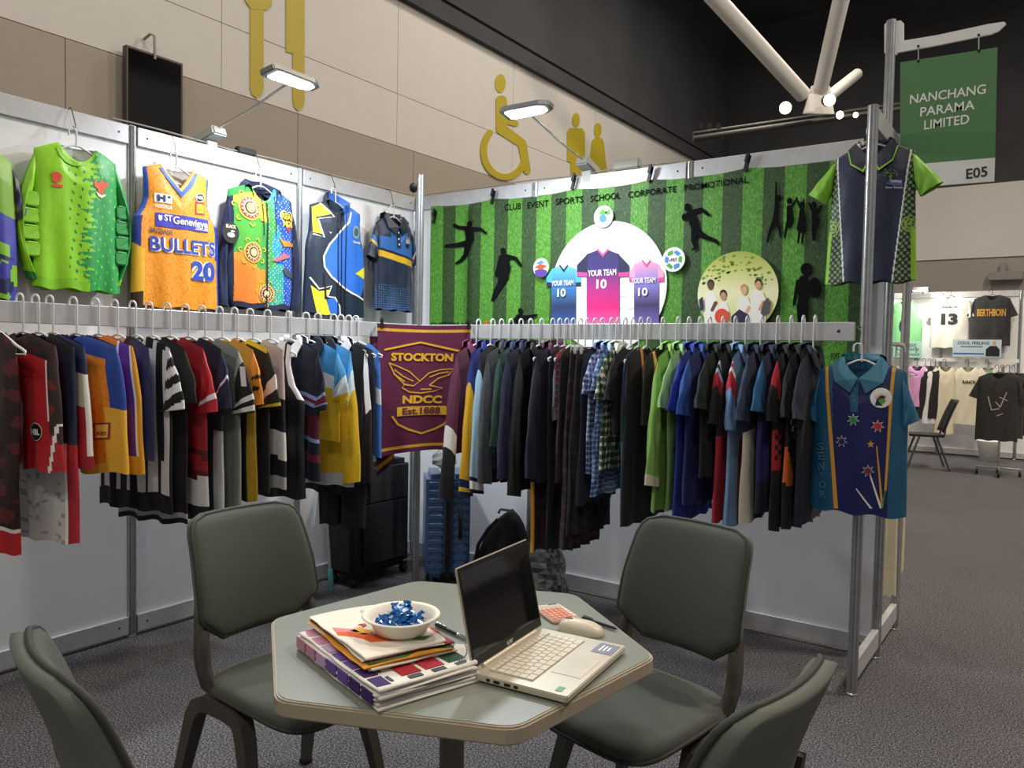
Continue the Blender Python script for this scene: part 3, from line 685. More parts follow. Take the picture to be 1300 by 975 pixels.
# ------------------------------------------------------------------ garments on the two clothes rails
ZN = 1.462                                      # neck height under the rail
HG = {'L': 'hangers on the rail below the jerseys', 'B': 'hangers on the rail before the banner'}
_seed = [100]; DA = {'L': .2, 'B': .0}
def rail_root(rail, px, name, label, cat, dz=0, da=0):
    if rail == 'L':
        y = ray(px, 388+.04*px, 0, RX)[1]; loc = (RX+.022, y, ZN+dz); rz = da
    else:
        x = ray(px, 415, 1, RY)[0]; loc = (x, RY-.022, ZN+dz); rz = PI/2+da
    grp = 'garments on the rail below the jerseys' if rail == 'L' else 'garments on the rail before the banner'
    return empty(name, loc, rz, label, cat, grp), loc, rz
def rail_top(rail, px, name, label, cat, L=.72, w=.2, paint='#222222', sl=None, sleeve=None, col=None, m=FAB, t=.02, drop=.05, tank=False, da=None, flare=1.05, collar_col=None, wave=.007, outer_only=False, bend=0., nv=34, slt=.02, slo=.03):
    """shirt, jacket or dress on a hanger; near side is +x on rail L and -x on rail B"""
    _seed[0] += 1; sd = _seed[0]; r = random.Random(sd)
    da = (DA[rail]+r.uniform(-.03, .03)) if da is None else da
    root, loc, rz = rail_root(rail, px, name, label, cat, 0, da)
    near = 1 if rail == 'L' else -1
    if tank: prof = [(0, .6*w), (.12, .58*w), (.26, .7*w), (.36, w), (.6, w*.98), (1, w*flare)]
    else: prof = [(0, w*.93), (.12, w*.96), (.35, w), (1, w*flare)]
    c = Cloth(root, L, prof, drop=drop*.6 if tank else drop, nw=.062, fd=.06, t=t, wave=wave, k=40+20*r.random(), bend=bend, seed=sd)
    c.build(paint, m, 22, nv)
    if sl:
        for sg in ((near,) if outer_only else (near, -near)):
            S = (sg*w*.9, -drop*.92); A = (sg*w*.86, -drop-.17); ln = sl*(1 if sg == near else .95)
            dx = slo if sl < .3 else slo*.6
            wd = .075 if sl < .3 else .05
            Co = (sg*(w*.98+dx+.03), -drop-ln+.02); Ci = (sg*(w*.98+dx-wd-.03), -drop-ln)
            tubeloft('sleeve', S, A, Co, Ci, slt, sleeve if sleeve is not None else (paint if isinstance(paint, str) else paint[0]), m, root, n=12, rows=34, y=(0, -.012*sg*r.uniform(-1, 1)), bow=sg*.012, seed=sd)
    if collar_col: collar(root, .062, .055, t, collar_col, m, .05)
    hanger('arm', (loc[0], loc[1], ZN), rz, 'white plastic hanger carrying the '+label, HG[rail], -near)
    return root, c
def rail_bottoms(rail, px, name, label, cat, L=.5, w=.17, paint='#222222', m=FAB, t=.03, da=None, dz=0., wave=.008, nu=40, nv=56):
    """shorts or trousers slung over a hanger by the waist"""
    _seed[0] += 1; sd = _seed[0]; r = random.Random(sd); da = (DA[rail]+r.uniform(-.03, .03)) if da is None else da
    root, loc, rz = rail_root(rail, px, name, label, cat, dz, da)
    prof = [(0, w*.86), (.12, w*.93), (.4, w*1.02), (1, w*1.12)] if L < .65 else [(0, w*.86), (.1, w*.95), (.3, w), (1, w*.86)]
    c = Cloth(root, L, prof, drop=.045, nw=.035, fd=.02, bd=.01, t=t, wave=wave, k=34, seed=sd, notch=max(.1, L-.34))
    c.build(paint, m, nu, nv)
    hanger('arm', (loc[0], loc[1], ZN), rz, 'plastic hanger carrying the '+label, HG[rail], -1 if rail == 'L' else 1)
    return root, c
# sleeve rule helper: a = along, b = 0 outer .. 1 inner
def bands(base, *bs): return (base, [((lambda a, b, x, z, lo=lo, hi=hi: (a > lo) & (a < hi)), c) for lo, hi, c in bs])
def hb(base, *bs): return (base, [((lambda x, z, s, v, f, lo=lo, hi=hi: (v > lo) & (v < hi)), c) for lo, hi, c in bs])
def doodle(x, z): return (np.sin(70*x+3*np.sin(50*z))*np.sin(63*z+2*np.sin(44*x)) > .62)
def camo(x, z): return np.sin(31*x+2*np.sin(23*z))+np.sin(27*z+2*np.sin(35*x)) > .5

# --- left rail, from its free end to the corner
SL = lambda p, q, k=.3: (lambda x, z, s, v, f: (s > p) & (s < q))
def camo(x, z): return np.sin(46*x+38*z+2*np.sin(31*z))+.8*np.sin(61*z-35*x) > .45
def badge(root, c, x, z, kind):
    if kind == 'NBL':
        decal('league_badge', polys(circle(x, z, .034)), c.fmap(.004), mat('badge_ring', '#c9b99a', rough=.5), root, .02); decal('league_badge', polys(circle(x, z, .03)), c.fmap(.005), BLACK, root, .02); decal('lettering', text_polys('NBL', x, z, .046, .022, .04), c.fmap(.0065), WHITE, root, .02)
    else:
        P = lambda k: [(x-.034*k, z-.032*k), (x+.034*k, z-.026*k), (x+.034*k, z+.036*k), (x-.034*k, z+.03*k)]
        decal('sponsor_badge', polys(P(1)), c.fmap(.004), mat('badge_red', '#8c1c2a', rough=.5), root, .02); decal('sponsor_badge', polys(P(.82)), c.fmap(.005), mat('badge_yellow', '#e8c25a', rough=.5), root, .02); decal('lettering', text_polys("JACK'S", x, z-.008, .046, .018, .04), c.fmap(.0065), mat('badge_red', '#8c1c2a'), root, .02)
rail_bottoms('L', -8, 'basketball_shorts', 'long dark red and black camouflage shorts at the rail end', 'shorts', L=.8, w=.12, m=SAT,
    paint=('#251214', [(lambda x, z, s, v, f: camo(x, z), '#561a1e'), (lambda x, z, s, v, f: (v > .88) & (s > .4), '#d8d2cc'), (lambda x, z, s, v, f: (v > .9) & (s > .5), '#b01a24')]))
g, c = rail_bottoms('L', 26, 'basketball_shorts', 'red basketball shorts with dark camouflage waistband and side panel', 'shorts', L=.5, w=.21, m=SAT,
    paint=('#b3202a', [(lambda x, z, s, v, f: (s > .78) & (v < .8-.5*(1-s)), '#33201f'), (lambda x, z, s, v, f: (s > .78) & (v < .8-.5*(1-s)) & camo(x, z), '#7a1c22'), (lambda x, z, s, v, f: (s > .74) & (s < .79) & (v < .6), '#e8e4e0'), (lambda x, z, s, v, f: v < .14, '#3a1517'), (lambda x, z, s, v, f: (v < .14) & camo(x, z), '#1a1214'), (lambda x, z, s, v, f: (np.abs(s-.98+.5*(v-.6)) < .03) & (v > .62), '#e8e4e0')]))
badge(g, c, .11, -.36, 'NBL')
rail_top('L', 46, 'long_jersey', 'pale grey doodle printed long jersey with navy side stripe', 'jersey', L=.78, w=.2, m=SAT, nv=90,
    paint=('#c9c7c5', [(lambda x, z, s, v, f: doodle(x, z), '#9c9a9c'), (lambda x, z, s, v, f: (s > .5) & (v < .5), '#1c2442'), (lambda x, z, s, v, f: (s > .82) & (v > .5), '#a41f2a'), (lambda x, z, s, v, f: (s > .76) & (s < .82) & (v > .5), '#ecebe8'), (lambda x, z, s, v, f: v < .06, '#26222a')]), sl=.0)
rail_bottoms('L', 64, 'basketball_shorts', 'grey doodle shorts with navy waistband, beige and red side', 'shorts', L=.5, w=.19, m=SAT,
    paint=('#c3c2c4', [(lambda x, z, s, v, f: doodle(x*1.2, z*1.1), '#95939a'), (lambda x, z, s, v, f: (s > .7) & (v < .55), '#cfc3a6'), (lambda x, z, s, v, f: (s > .62) & (v > .5), '#b3222e'), (lambda x, z, s, v, f: s > .93, '#ecebe8'), (lambda x, z, s, v, f: (v < .1) | ((s > .6) & (v < .24)), '#1b2250'), (lambda x, z, s, v, f: (v > .9), '#9c2029')]))
g5, c5 = rail_bottoms('L', 94, 'basketball_shorts', 'orange basketball shorts with blue waistband and small square badge', 'shorts', L=.53, w=.235, m=SAT, t=.04,
    paint=('#de831c', [(lambda x, z, s, v, f: np.sin(130*x+4*np.sin(60*z))*np.sin(120*z) > .7, '#cf7119'), (lambda x, z, s, v, f: (s > .8) & (v < .5), '#1d3f96'), (lambda x, z, s, v, f: ((s > .72) & (v >= .5)) | (v > .93), '#e3aa30'), (lambda x, z, s, v, f: v < .13, '#1d3f96')]), da=.26)
badge(g5, c5, .165, -.37, 'sq')
rail_bottoms('L', 122, 'basketball_shorts', 'orange and gold basketball shorts with purple side stripe', 'shorts', L=.54, w=.21, m=SAT,
    paint=('#d9781c', [(lambda x, z, s, v, f: (v > .5) & (s > .1), '#d59a1e'), (lambda x, z, s, v, f: (s > .66) & (s < .9) & (v < .86), '#5a2a8e'), (lambda x, z, s, v, f: ((s > .61) & (s < .66) & (v < .5)) | ((s > .9) & (s < .95) & (v < .86)), '#efe9e2'), (lambda x, z, s, v, f: (s >= .95) | (v > .92), '#d99c20')]), da=.24)
rail_top('L', 146, 'sports_shirt', 'black and white shirt with long navy side panel', 'shirt', L=.5, w=.19, m=SAT, sl=0,
    paint=('#16161a', [(lambda x, z, s, v, f: (s < .25) & (s > -.2) & (v < .5), '#d8d6da'), (lambda x, z, s, v, f: s > .45, '#1d2a58'), (lambda x, z, s, v, f: (s > .4) & (s < .46), '#c8ccd8')]))
STR = lambda x, z, s, v, f: (np.floor((x+5)/.034) % 2) == 0
rail_top('L', 169, 'referee_shirt', 'black and white vertically striped referee shirt', 'shirt', L=.72, w=.21, nv=36,
    paint=('#131316', [(STR, '#d9dade'), (lambda x, z, s, v, f: v > .9, '#101013')]), sl=.26, sleeve=('#131316', [(lambda a, b, x, z: (np.floor((z-x*.6+5)/.042) % 2) == 0, '#d9dade')]), slo=.05)
rail_top('L', 190, 'black_shirt', 'plain black sports shirt with white hem line', 'shirt', L=.78, w=.2, paint=hb('#111114', (.94, .97, '#a9a9ad')), sl=.24, sleeve='#141417')
rail_top('L', 213, 'football_jersey', 'red jersey with white sleeve band and dark chevron hem', 'jersey', L=.78, w=.2, m=SAT,
    paint=('#9c1824', [(lambda x, z, s, v, f: (v > .6) & (np.sin(60*z+30*np.abs(x)) > 0), '#5c1019'), (lambda x, z, s, v, f: v > .8-.06*np.abs(s), '#d8d4d2'), (lambda x, z, s, v, f: v > .92, '#151417')]), sl=.28, sleeve=bands('#b51c2b', (.7, .78, '#e8e2e0')), slo=.04)
rail_top('L', 236, 'navy_tee', 'dark navy tee with faint pale speckled chest print', 'shirt', L=.76, w=.2,
    paint=('#1b2136', [(lambda x, z, s, v, f: (v > .25) & (v < .42) & (np.sin(90*x)*np.sin(70*z) > .5), '#596488'), (lambda x, z, s, v, f: (s > .7) & (v > .5), '#9fa3a4')]), sl=.27, sleeve=bands('#1a2744', (.45, .5, '#cfd4dc')), slo=.03)
g11, c11 = rail_top('L', 257, 'football_jersey', 'grey green jersey with black sleeve, white bands and a number', 'jersey', L=.78, w=.21, paint=hb('#6e736c', (.0, .05, '#8d928c')), sl=.29,
    sleeve=bands('#101113', (.0, .22, '#8b908b'), (.72, .79, '#d5d6d4'), (.88, .97, '#d5d6d4')), slo=.06, slt=.024)
v_, f_ = text_polys('1', .252, -.165, .03, .085, .05); pyobj('lettering', [(a-.12*(b+.165), -.034, b) for a, b in v_], f_, WHITE, g11)
rail_top('L', 279, 'sports_jersey', 'orange and mustard yellow jersey with black side stripe', 'jersey', L=.73, w=.2, m=SAT,
    paint=('#a98a16', [(lambda x, z, s, v, f: v < .3, '#d0902a'), (lambda x, z, s, v, f: (s > .45) & (s < .8) & (v > .3), '#17171a'), (lambda x, z, s, v, f: s < -.2, '#c9561c')]), sl=.26, sleeve=('#df8a22', [(lambda a, b, x, z: (a > .35) & (a < .75) & (np.sin(120*z)*np.sin(80*x) > .2), '#2a1c12'), (lambda a, b, x, z: b > .75, '#17171a')]))
rail_top('L', 298, 'charcoal_tee', 'charcoal black tee with white sleeve badge and yellow cuff', 'shirt', L=.7, w=.2, paint=hb('#1b1c1e', (.0, .04, '#d8c62a')), sl=.27, sleeve=bands('#1d1e20', (.45, .7, '#d8d0cc'), (.93, 1, '#c8b523')), slo=.035)
rail_top('L', 318, 'sports_jersey', 'black jersey with pale pink shoulder and white flame side', 'jersey', L=.7, w=.19,
    paint=('#141416', [(lambda x, z, s, v, f: (v < .35) & (s > .2), '#c9b4b4'), (lambda x, z, s, v, f: (v > .4) & (s > .45) & (np.sin(25*z+8*x) > .1), '#d9d6d4'), (lambda x, z, s, v, f: (v > .92), '#b0b0b2')]))
rail_top('L', 340, 'basketball_singlet', 'black basketball singlet with thick white armhole and neck trim', 'singlet', L=.76, w=.21, tank=True, m=SAT,
    paint=('#14151c', [(lambda x, z, s, v, f: (np.abs(s) > .8) & (v < .36), '#e8e7e8'), (lambda x, z, s, v, f: (np.abs(x) < .09) & (v < .1), '#e8e7e8'), (lambda x, z, s, v, f: (s > .9) & (v > .36) & (v < .8), '#23242c')]))
rail_top('L', 366, 'rugby_jersey', 'navy rugby jersey with maroon block and pale blue hoops', 'jersey', L=.68, w=.21, t=.03,
    paint=hb('#14182b', (.36, .38, '#8da3d8'), (.38, .41, '#6a1f34'), (.41, .43, '#8da3d8'), (.46, .48, '#8da3d8'), (.5, .68, '#57192c'), (.68, .705, '#8da3d8'), (.78, .80, '#8da3d8'), (.80, .84, '#6a1f34'), (.84, .86, '#8da3d8')),
    sl=.3, sleeve=bands('#151a30', (.72, .76, '#8da3d8'), (.76, .88, '#6a1f34'), (.88, .92, '#8da3d8')), collar_col='#d9dadd', da=.02)
rail_top('L', 389, 'sports_tee', 'sky blue and white tee with yellow lower half', 'shirt', L=.5, w=.19, paint=hb('#3d8cc9', (.3, .45, '#dfe6ea'), (.45, 1.1, '#d8b41a')), sl=.26, sleeve=bands('#4a9ad2', (.5, .85, '#dbe6ec'), (.85, 1, '#d8b41a')), collar_col='#15182a')
rail_top('L', 404, 'long_sleeve_jersey', 'yellow long sleeve jersey with sky blue shoulders and badge', 'jersey', L=.74, w=.2, paint=hb('#d9b21a', (0, .2, '#4a9ad2'), (.9, 1.1, '#b9bcc0')), sl=.68, sleeve=bands('#dcb41c', (0, .16, '#57a5d8'), (.16, .3, '#cfdde4')), collar_col='#15182a', slt=.026, slo=.05)
rail_top('L', 424, 'track_jacket', 'black track jacket with one white sleeve stripe', 'jacket', L=.8, w=.2, paint='#121215', sl=.7, sleeve=('#131317', [(lambda a, b, x, z: (b < .22) & (a < .45), '#dcdde2')]), collar_col='#e2e2e6', slt=.026)
rail_bottoms('L', 433, 'track_trousers', 'black track trousers with long white side stripe', 'trousers', L=.99, w=.17, paint=('#111114', [(lambda x, z, s, v, f: (s > .86) & (v < .5), '#dcdde2')]), t=.026)
rail_bottoms('L', 443, 'track_trousers', 'dark navy track trousers next to the maroon towel', 'trousers', L=.86, w=.16, paint='#141a2c', t=.022)
rail_top('L', 452, 'school_shirt', 'bright blue shirt half hidden beside the maroon towel', 'shirt', L=.62, w=.15, paint=hb('#3f78c4', (.35, .5, '#d9dce2')), t=.02)
# --- rail in front of the banner, from the corner towards the aisle (near side is -x locally)
rail_top('B', 608, 'hooded_jumper', 'maroon hooded jumper with white band and black lower sleeve', 'jumper', L=.6, w=.2, paint='#4a1d33', sl=.8, sleeve=bands('#5a2440', (.5, .66, '#dcd8d8'), (.66, 1, '#131416')), t=.03, slt=.035, slo=.14, collar_col='#6a2a4e', da=.05)
rail_top('B', 626, 'baseball_jacket', 'navy jacket with mustard yellow sleeve and striped cuff', 'jacket', L=.62, w=.19, paint='#1d2a72', sl=.78, sleeve=bands('#e2aa22', (0, .22, '#20307a'), (.9, .925, '#e2aa22'), (.875, 1, '#15204e'), (.91, .925, '#e2c22a'), (.945, .96, '#e2c22a')), slt=.026, collar_col='#1d2a72', slo=.05)
rail_top('B', 637, 'varsity_jacket', 'black jacket with pale blue sleeve and white striped black cuff', 'jacket', L=.6, w=.19, paint='#17181c', sl=.76, sleeve=bands('#9fc4dc', (0, .12, '#1a2036'), (.88, 1, '#121316'), (.905, .93, '#e8e8ea'), (.955, .98, '#e8e8ea')), slt=.026, slo=.04)
rail_top('B', 649, 'fleece_jacket', 'charcoal grey marl jacket with long sleeves', 'jacket', L=.66, w=.2, paint='#3b3d42', sl=.7, sleeve='#44464c', slt=.03, collar_col='#3b3d42')
rail_top('B', 662, 'green_jumper', 'dark bottle green jumper', 'jumper', L=.56, w=.2, paint='#24443a', sl=.5, sleeve='#27493f', slt=.026, collar_col='#2b2f52')
rail_top('B', 674, 'navy_jacket', 'navy zip jacket with loose long sleeves', 'jacket', L=.64, w=.21, paint='#191d38', sl=.66, sleeve='#1b203e', slt=.032, collar_col='#20264a', slo=.05)
rail_top('B', 688, 'windbreaker', 'black crinkled windbreaker with elastic hem', 'jacket', L=.76, w=.2, paint='#17181b', sl=.74, sleeve='#191a1d', slt=.034, wave=.012, collar_col='#1b1c22', m=SAT, slo=.05)
rail_bottoms('B', 702, 'school_trousers', 'maroon trousers with yellow side piping', 'trousers', L=1.07, w=.17, paint=('#2c131c', [(lambda x, z, s, v, f: (s < -.9) & (v > .55), '#d39a2a')]), t=.026)
rail_top('B', 711, 'school_blazer', 'dark navy blazer with pale lapel edge', 'jacket', L=.7, w=.21, paint=('#14172a', [(lambda x, z, s, v, f: (s < -.5) & (s > -.6) & (v < .5), '#2d3c70')]), sl=.64, sleeve='#15182c', slt=.03, collar_col='#4c2138')
rail_bottoms('B', 720, 'school_trousers', 'black trousers with thin gold piping', 'trousers', L=1.05, w=.16, paint=('#131317', [(lambda x, z, s, v, f: (s > .88), '#c29a55')]), t=.024)
TART = [(lambda x, z, s, v, f: np.sin(110*x) > .55, '#2f5a4c'), (lambda x, z, s, v, f: np.sin(95*z) > .6, '#9a3a50'), (lambda x, z, s, v, f: (np.sin(110*x) > .9) | (np.sin(190*z) > .93), '#7a8c9c')]
rail_top('B', 728, 'tartan_scarf', 'narrow red and green tartan scarf', 'scarf', L=.38, w=.16, paint=('#7a2f45', TART), t=.016, nv=60)
DTART = lambda a, b: [(lambda x, z, s, v, f: np.sin(75*x) > .6, a), (lambda x, z, s, v, f: np.sin(70*z) > .65, b)]
rail_top('B', 737, 'pinafore_dress', 'black pinafore school dress with faint tartan', 'dress', L=.68, w=.18, paint=('#141416', DTART('#1c211e', '#241a20')), flare=1.15, t=.024)
def rail_skirt(px, label, L, pa, w=.18, t=.028):
    root, loc, rz = rail_root('B', px, 'pleated_skirt', label, 'skirt', -.02, random.uniform(-.06, .06)); _seed[0] += 1
    Cloth(root, L, [(0, w*.85), (.2, w*.95), (1, w*1.15)], drop=.008, nw=w*.84, fd=.012, bd=.004, t=t, wave=.011, k=110, seed=_seed[0]).build(pa, FAB, 40, 44)
    hanger('clip', (loc[0], loc[1], ZN-.005), rz, 'plastic clip hanger carrying the '+label, HG['B'], 1, .13)
rail_skirt(746, 'long dark maroon tartan pleated skirt', 1.0, ('#1d1417', DTART('#2d2226', '#3a2228')))
rail_skirt(756, 'long black pleated skirt beside the tartan skirt', .92, ('#121214', DTART('#17171a', '#1b1b20')))
rail_top('B', 765, 'navy_tunic', 'dark navy belted school tunic', 'dress', L=.78, w=.18, paint=hb('#15182a', (.4, .44, '#0c0d16')), flare=1.1)
CHK = lambda p, a, b: [(lambda x, z, s, v, f: np.sin(p*x) > .2, a), (lambda x, z, s, v, f: np.sin(p*z) > .35, a), (lambda x, z, s, v, f: (np.sin(p*x) > .2) & (np.sin(p*z) > .35), b)]
SCHK = lambda p, a, b: [(lambda aa, bb, x, z: np.sin(p*x) > .2, a), (lambda aa, bb, x, z: np.sin(p*z) > .35, a), (lambda aa, bb, x, z: (np.sin(p*x) > .2) & (np.sin(p*z) > .35), b)]
rail_top('B', 777, 'checked_shirt', 'navy and white small checked school shirt', 'shirt', L=.62, w=.19, paint=('#343b5c', CHK(230, '#7d88ab', '#b9c2d8')), sl=.2, sleeve=('#3a4264', SCHK(230, '#7f8cb4', '#c2cade')), nv=70, collar_col='#4a588a')
rail_top('B', 785, 'gingham_dress', 'blue gingham school dress', 'dress', L=.72, w=.19, paint=('#2c4470', CHK(260, '#5f7fb0', '#a3b9d8')), sl=.18, sleeve=('#34507e', SCHK(260, '#6a89b8', '#a9bedb')), nv=80, flare=1.2, collar_col='#8fb4dc')
rail_top('B', 794, 'gingham_dress', 'dark green and cream checked school dress', 'dress', L=.6, w=.19, paint=('#1b2f26', CHK(170, '#57695c', '#d8dcc8')), sl=.22, sleeve=('#1d332a', SCHK(170, '#5f7264', '#d8dcc8')), nv=70, flare=1.2, collar_col='#d9dfd0', slo=.05)
rail_top('B', 804, 'black_blouse', 'black ruffled blouse beside the green check', 'shirt', L=.42, w=.18, paint='#121215', sl=.22, sleeve='#121215', wave=.013, slo=.06)
rail_bottoms('B', 814, 'school_trousers', 'slate blue long trousers hanging among black garments', 'trousers', L=.86, w=.17, paint=hb('#4c647f', (0, .5, '#2e3f58')), t=.026)
rail_top('B', 824, 'black_dress', 'long black dress with thin gold piping', 'dress', L=.84, w=.21, paint=('#0f1014', [(lambda x, z, s, v, f: (s < -.35) & (s > -.42) & (v < .42), '#b98a48')]), flare=1.12, t=.03)
rail_bottoms('B', 842, 'school_shorts', 'short black trousers with gold side stripe', 'shorts', L=.36, w=.18, paint=('#121214', [(lambda x, z, s, v, f: (s < -.55) & (s > -.7), '#cf9a58')]), t=.024)
rail_top('B', 861, 'long_sleeve_polo', 'leaf green long sleeve polo with cream cuff', 'shirt', L=.76, w=.2, paint='#6f9a45', sl=.6, sleeve=bands('#7ba64e', (.92, 1, '#c9c4ae')), slt=.026, collar_col='#86b05a', slo=.05)
rail_top('B', 875, 'green_polo', 'pale mint green polo shirt', 'shirt', L=.75, w=.2, paint=hb('#5f8a4e', (0, .3, '#86b277')), sl=.24, sleeve='#8ab87c', collar_col='#93c286', slo=.05)
rail_top('B', 889, 'blue_polo', 'royal blue long polo shirt', 'shirt', L=.79, w=.21, paint='#14287e', sl=.25, sleeve='#162f92', collar_col='#1a3698', slo=.05)
rail_top('B', 901, 'blue_polo', 'medium blue polo shirt with wide sleeve', 'shirt', L=.71, w=.22, paint='#12225e', sl=.26, sleeve='#1b4592', collar_col='#1f4c9c', slo=.09)
rail_top('B', 918, 'green_polo', 'very dark forest green polo shirt', 'shirt', L=.58, w=.21, paint='#0f1a1c', sl=.23, sleeve='#12221f', collar_col='#132420', slo=.08)
rail_top('B', 934, 'team_polo', 'black polo with red lower panel and striped shoulder', 'shirt', L=.77, w=.19, paint=('#19191c', [(lambda x, z, s, v, f: (v > .48) & (s < -.2), '#a31a2c')]), sl=.3, sleeve=bands('#1d1d20', (0, .08, '#c9ccd2'), (.08, .14, '#1d1d20'), (.14, .2, '#8fb2d0'), (.2, .4, '#b01f30')), collar_col='#1a1a1d', slo=.05)
rail_top('B', 949, 'team_polo', 'light blue polo with red shoulder stripes', 'shirt', L=.78, w=.19, paint=('#6d8fb4', [(lambda x, z, s, v, f: (s > -.6) & (v > .5), '#8c1f2e'), (lambda x, z, s, v, f: (s > -.3) & (v > .5), '#20232e')]), sl=.32, sleeve=bands('#6b90ba', (0, .06, '#d8dade'), (.06, .12, '#a32a3a'), (.12, .18, '#d8dade'), (.18, .42, '#b32234')), collar_col='#7a9cc4', slo=.06)
rail_top('B', 968, 'team_polo', 'slate navy polo with pale lower side panel', 'shirt', L=.76, w=.2, paint=('#1e2a42', [(lambda x, z, s, v, f: (v > .45) & (s < -.3), '#c9c2b4')]), sl=.27, sleeve='#25344e', collar_col='#22304a', slo=.09)
rail_top('B', 988, 'team_polo', 'navy polo with teal blue sleeve and purple panel', 'shirt', L=.7, w=.19, paint=('#17203c', [(lambda x, z, s, v, f: (v > .4) & (s < -.1) & (v < .8), '#2f2870')]), sl=.23, sleeve='#1f5a86', collar_col='#1b2a4a', slo=.07)
rail_top('B', 1005, 'team_polo', 'black polo with red shoulder and red dotted panel', 'shirt', L=.77, w=.19, paint=('#131417', [(lambda x, z, s, v, f: (v > .4) & (v < .66) & (s < 0) & (np.sin(150*x)*np.sin(150*z) > -.1), '#a3232a')]), sl=.27, sleeve=bands('#17181b', (0, .4, '#b02430')), collar_col='#18191d', slo=.04)
rail_top('B', 1020, 'team_polo', 'black polo with white swirl and orange print', 'shirt', L=.76, w=.19, nv=90, paint=('#101113', [(lambda x, z, s, v, f: (s < .5) & (np.hypot(x+.08, z+.3) < .09) & (np.sin(260*np.hypot(x+.08, z+.3)) > 0), '#d9dadc'), (lambda x, z, s, v, f: (s < -.1) & (v > .5) & (v < .75) & (np.sin(40*x+20*z) > 0), '#d1622a')]), sl=.25, sleeve='#131418', collar_col='#15171c', slo=.05)
rail_top('B', 1035, 'navy_polo', 'plain dark navy polo next to the teal and navy polo', 'shirt', L=.74, w=.2, paint='#171d2c', sl=.25, sleeve='#182032', collar_col='#1a2234', slo=.08)
# ------------------------------------------------------------------ garments displayed on the wall tops
def rounded_rect(hx_, hy_, r_, n=5):
    return [(sx*(hx_-r_)+r_*math.cos(a), sy*(hy_-r_)+r_*math.sin(a)) for sx, sy, a0 in ((1, 1, 0), (-1, 1, PI/2), (-1, -1, PI), (1, -1, 1.5*PI)) for a in np.linspace(a0, a0+PI/2, n)]
class Disp:
    def __init__(s, name, label, cat, npx, npy, plane='L', off=.075, rz=0):
        if plane == 'L': p = ray(npx, npy, 0, off); s.loc = (off, p[1], p[2]); s.rz = PI/2+rz; s.ax = 0
        else: p = ray(npx, npy, 1, off); s.loc = (p[0], off, p[2]); s.rz = rz; s.ax = 1
        s.off = off; s.o = empty(name, s.loc, s.rz, label, cat)
    def L(s, px, py):
        p = ray(px, py, s.ax, s.off); return (p[1]-s.loc[1], p[2]-s.loc[2]) if s.ax == 0 else (p[0]-s.loc[0], p[2]-s.loc[2])
    def P(s, *ps): return polys(*[[s.L(*q) for q in p] for p in ps])
    def put(s, name, vf, m, off=.003, cut=.03): return decal(name, vf, s.c.fmap(off), m, s.o, cut)
    def text(s, st, x0, y0, x1, y1, h, m, bold=.02, off=.005, name='lettering', space=1):
        a = s.L(x0, y0); b = s.L(x1, y1); k = s.L((x0+x1)/2, (y0+y1)/2-h/2); q = s.L((x0+x1)/2, (y0+y1)/2)
        return s.put(name, text_polys(st, (a[0]+b[0])/2, (a[1]+b[1])/2, math.hypot(b[0]-a[0], b[1]-a[1]), 2*abs(k[1]-q[1]), bold, math.atan2(b[1]-a[1], b[0]-a[0]), space), m, off)
    def hang(s, label, neck=.05, top=None):
        o = hanger_mesh(neck, -1, .15, .068, hr=.016).build('clothes_hanger', HANG); o.location = (s.loc[0], s.loc[1], s.loc[2]); o.rotation_euler = (0, 0, s.rz)
        tag(o, label, 'hanger')
        if top:
            mb = MB(); z0 = neck+.008; zt_ = top-s.loc[2]
            mb.tube([(-.016, -.004, z0+.018), (-.012, .0, z0+.012), (-.004, 0, z0+.014), (0, .01, z0+.035), (-.004, .03, zt_-.01), (0, .05, zt_+.008), (.002, .068, zt_+.01), (.004, .09, zt_-.01)], .002, 6)
            w_ = mb.build('wire_hook', WIRE); w_.location = o.location; w_.rotation_euler = o.rotation_euler
            tag(w_, 'thin black wire hook holding the '+label[label.index('under'):].replace('under the ', ''), 'hook')
def ink(name, c, rough=.55): return mat('print_'+name, c, rough=rough)
WH = ink('white', '#eceae4'); OB = ink('royal_blue', '#2b3fb4'); ORN = ink('vermilion', '#d8542a'); YL = ink('yellow', '#ecd62a'); NVY = ink('navy', '#1a2540'); BK = ink('black', '#131416'); RD = ink('red', '#c8283a')
# partly visible jersey at the frame edge
d = Disp('sports_jersey', 'lime, navy and purple patterned jersey next to the goalkeeper shirt', 'jersey', -48, 178)
d.c = Cloth(d.o, .62, [(0, .18), (.12, .185), (.35, .19), (1, .2)], drop=.055, t=.05, seed=3)
d.c.build(('#7aa51c', [(lambda x, z, s, v, f: v > .42, '#3d3aa0'), (lambda x, z, s, v, f: (v > .62) & (np.sin(40*x)*np.sin(33*z) > .1), '#7db52a'), (lambda x, z, s, v, f: (v > .7) & (np.sin(29*x+1)*np.sin(47*z) > .2), '#1c2350')]), SAT, 40, 60)
for sg in (-1, 1): tubeloft('sleeve', (sg*.17, -.05), (sg*.18, -.22), (sg*.26, -.24), (sg*.17, -.3), .03, ('#1b2436', [(lambda a, b, x, z: np.sin(60*z)*np.sin(90*x) > .45, '#56602a'), (lambda a, b, x, z: (a > .5) & (np.sin(50*z+30*x) > .4), '#3a3a86')]), SAT, d.o)
d.hang('white plastic hanger under the patterned lime and purple jersey', top=H)
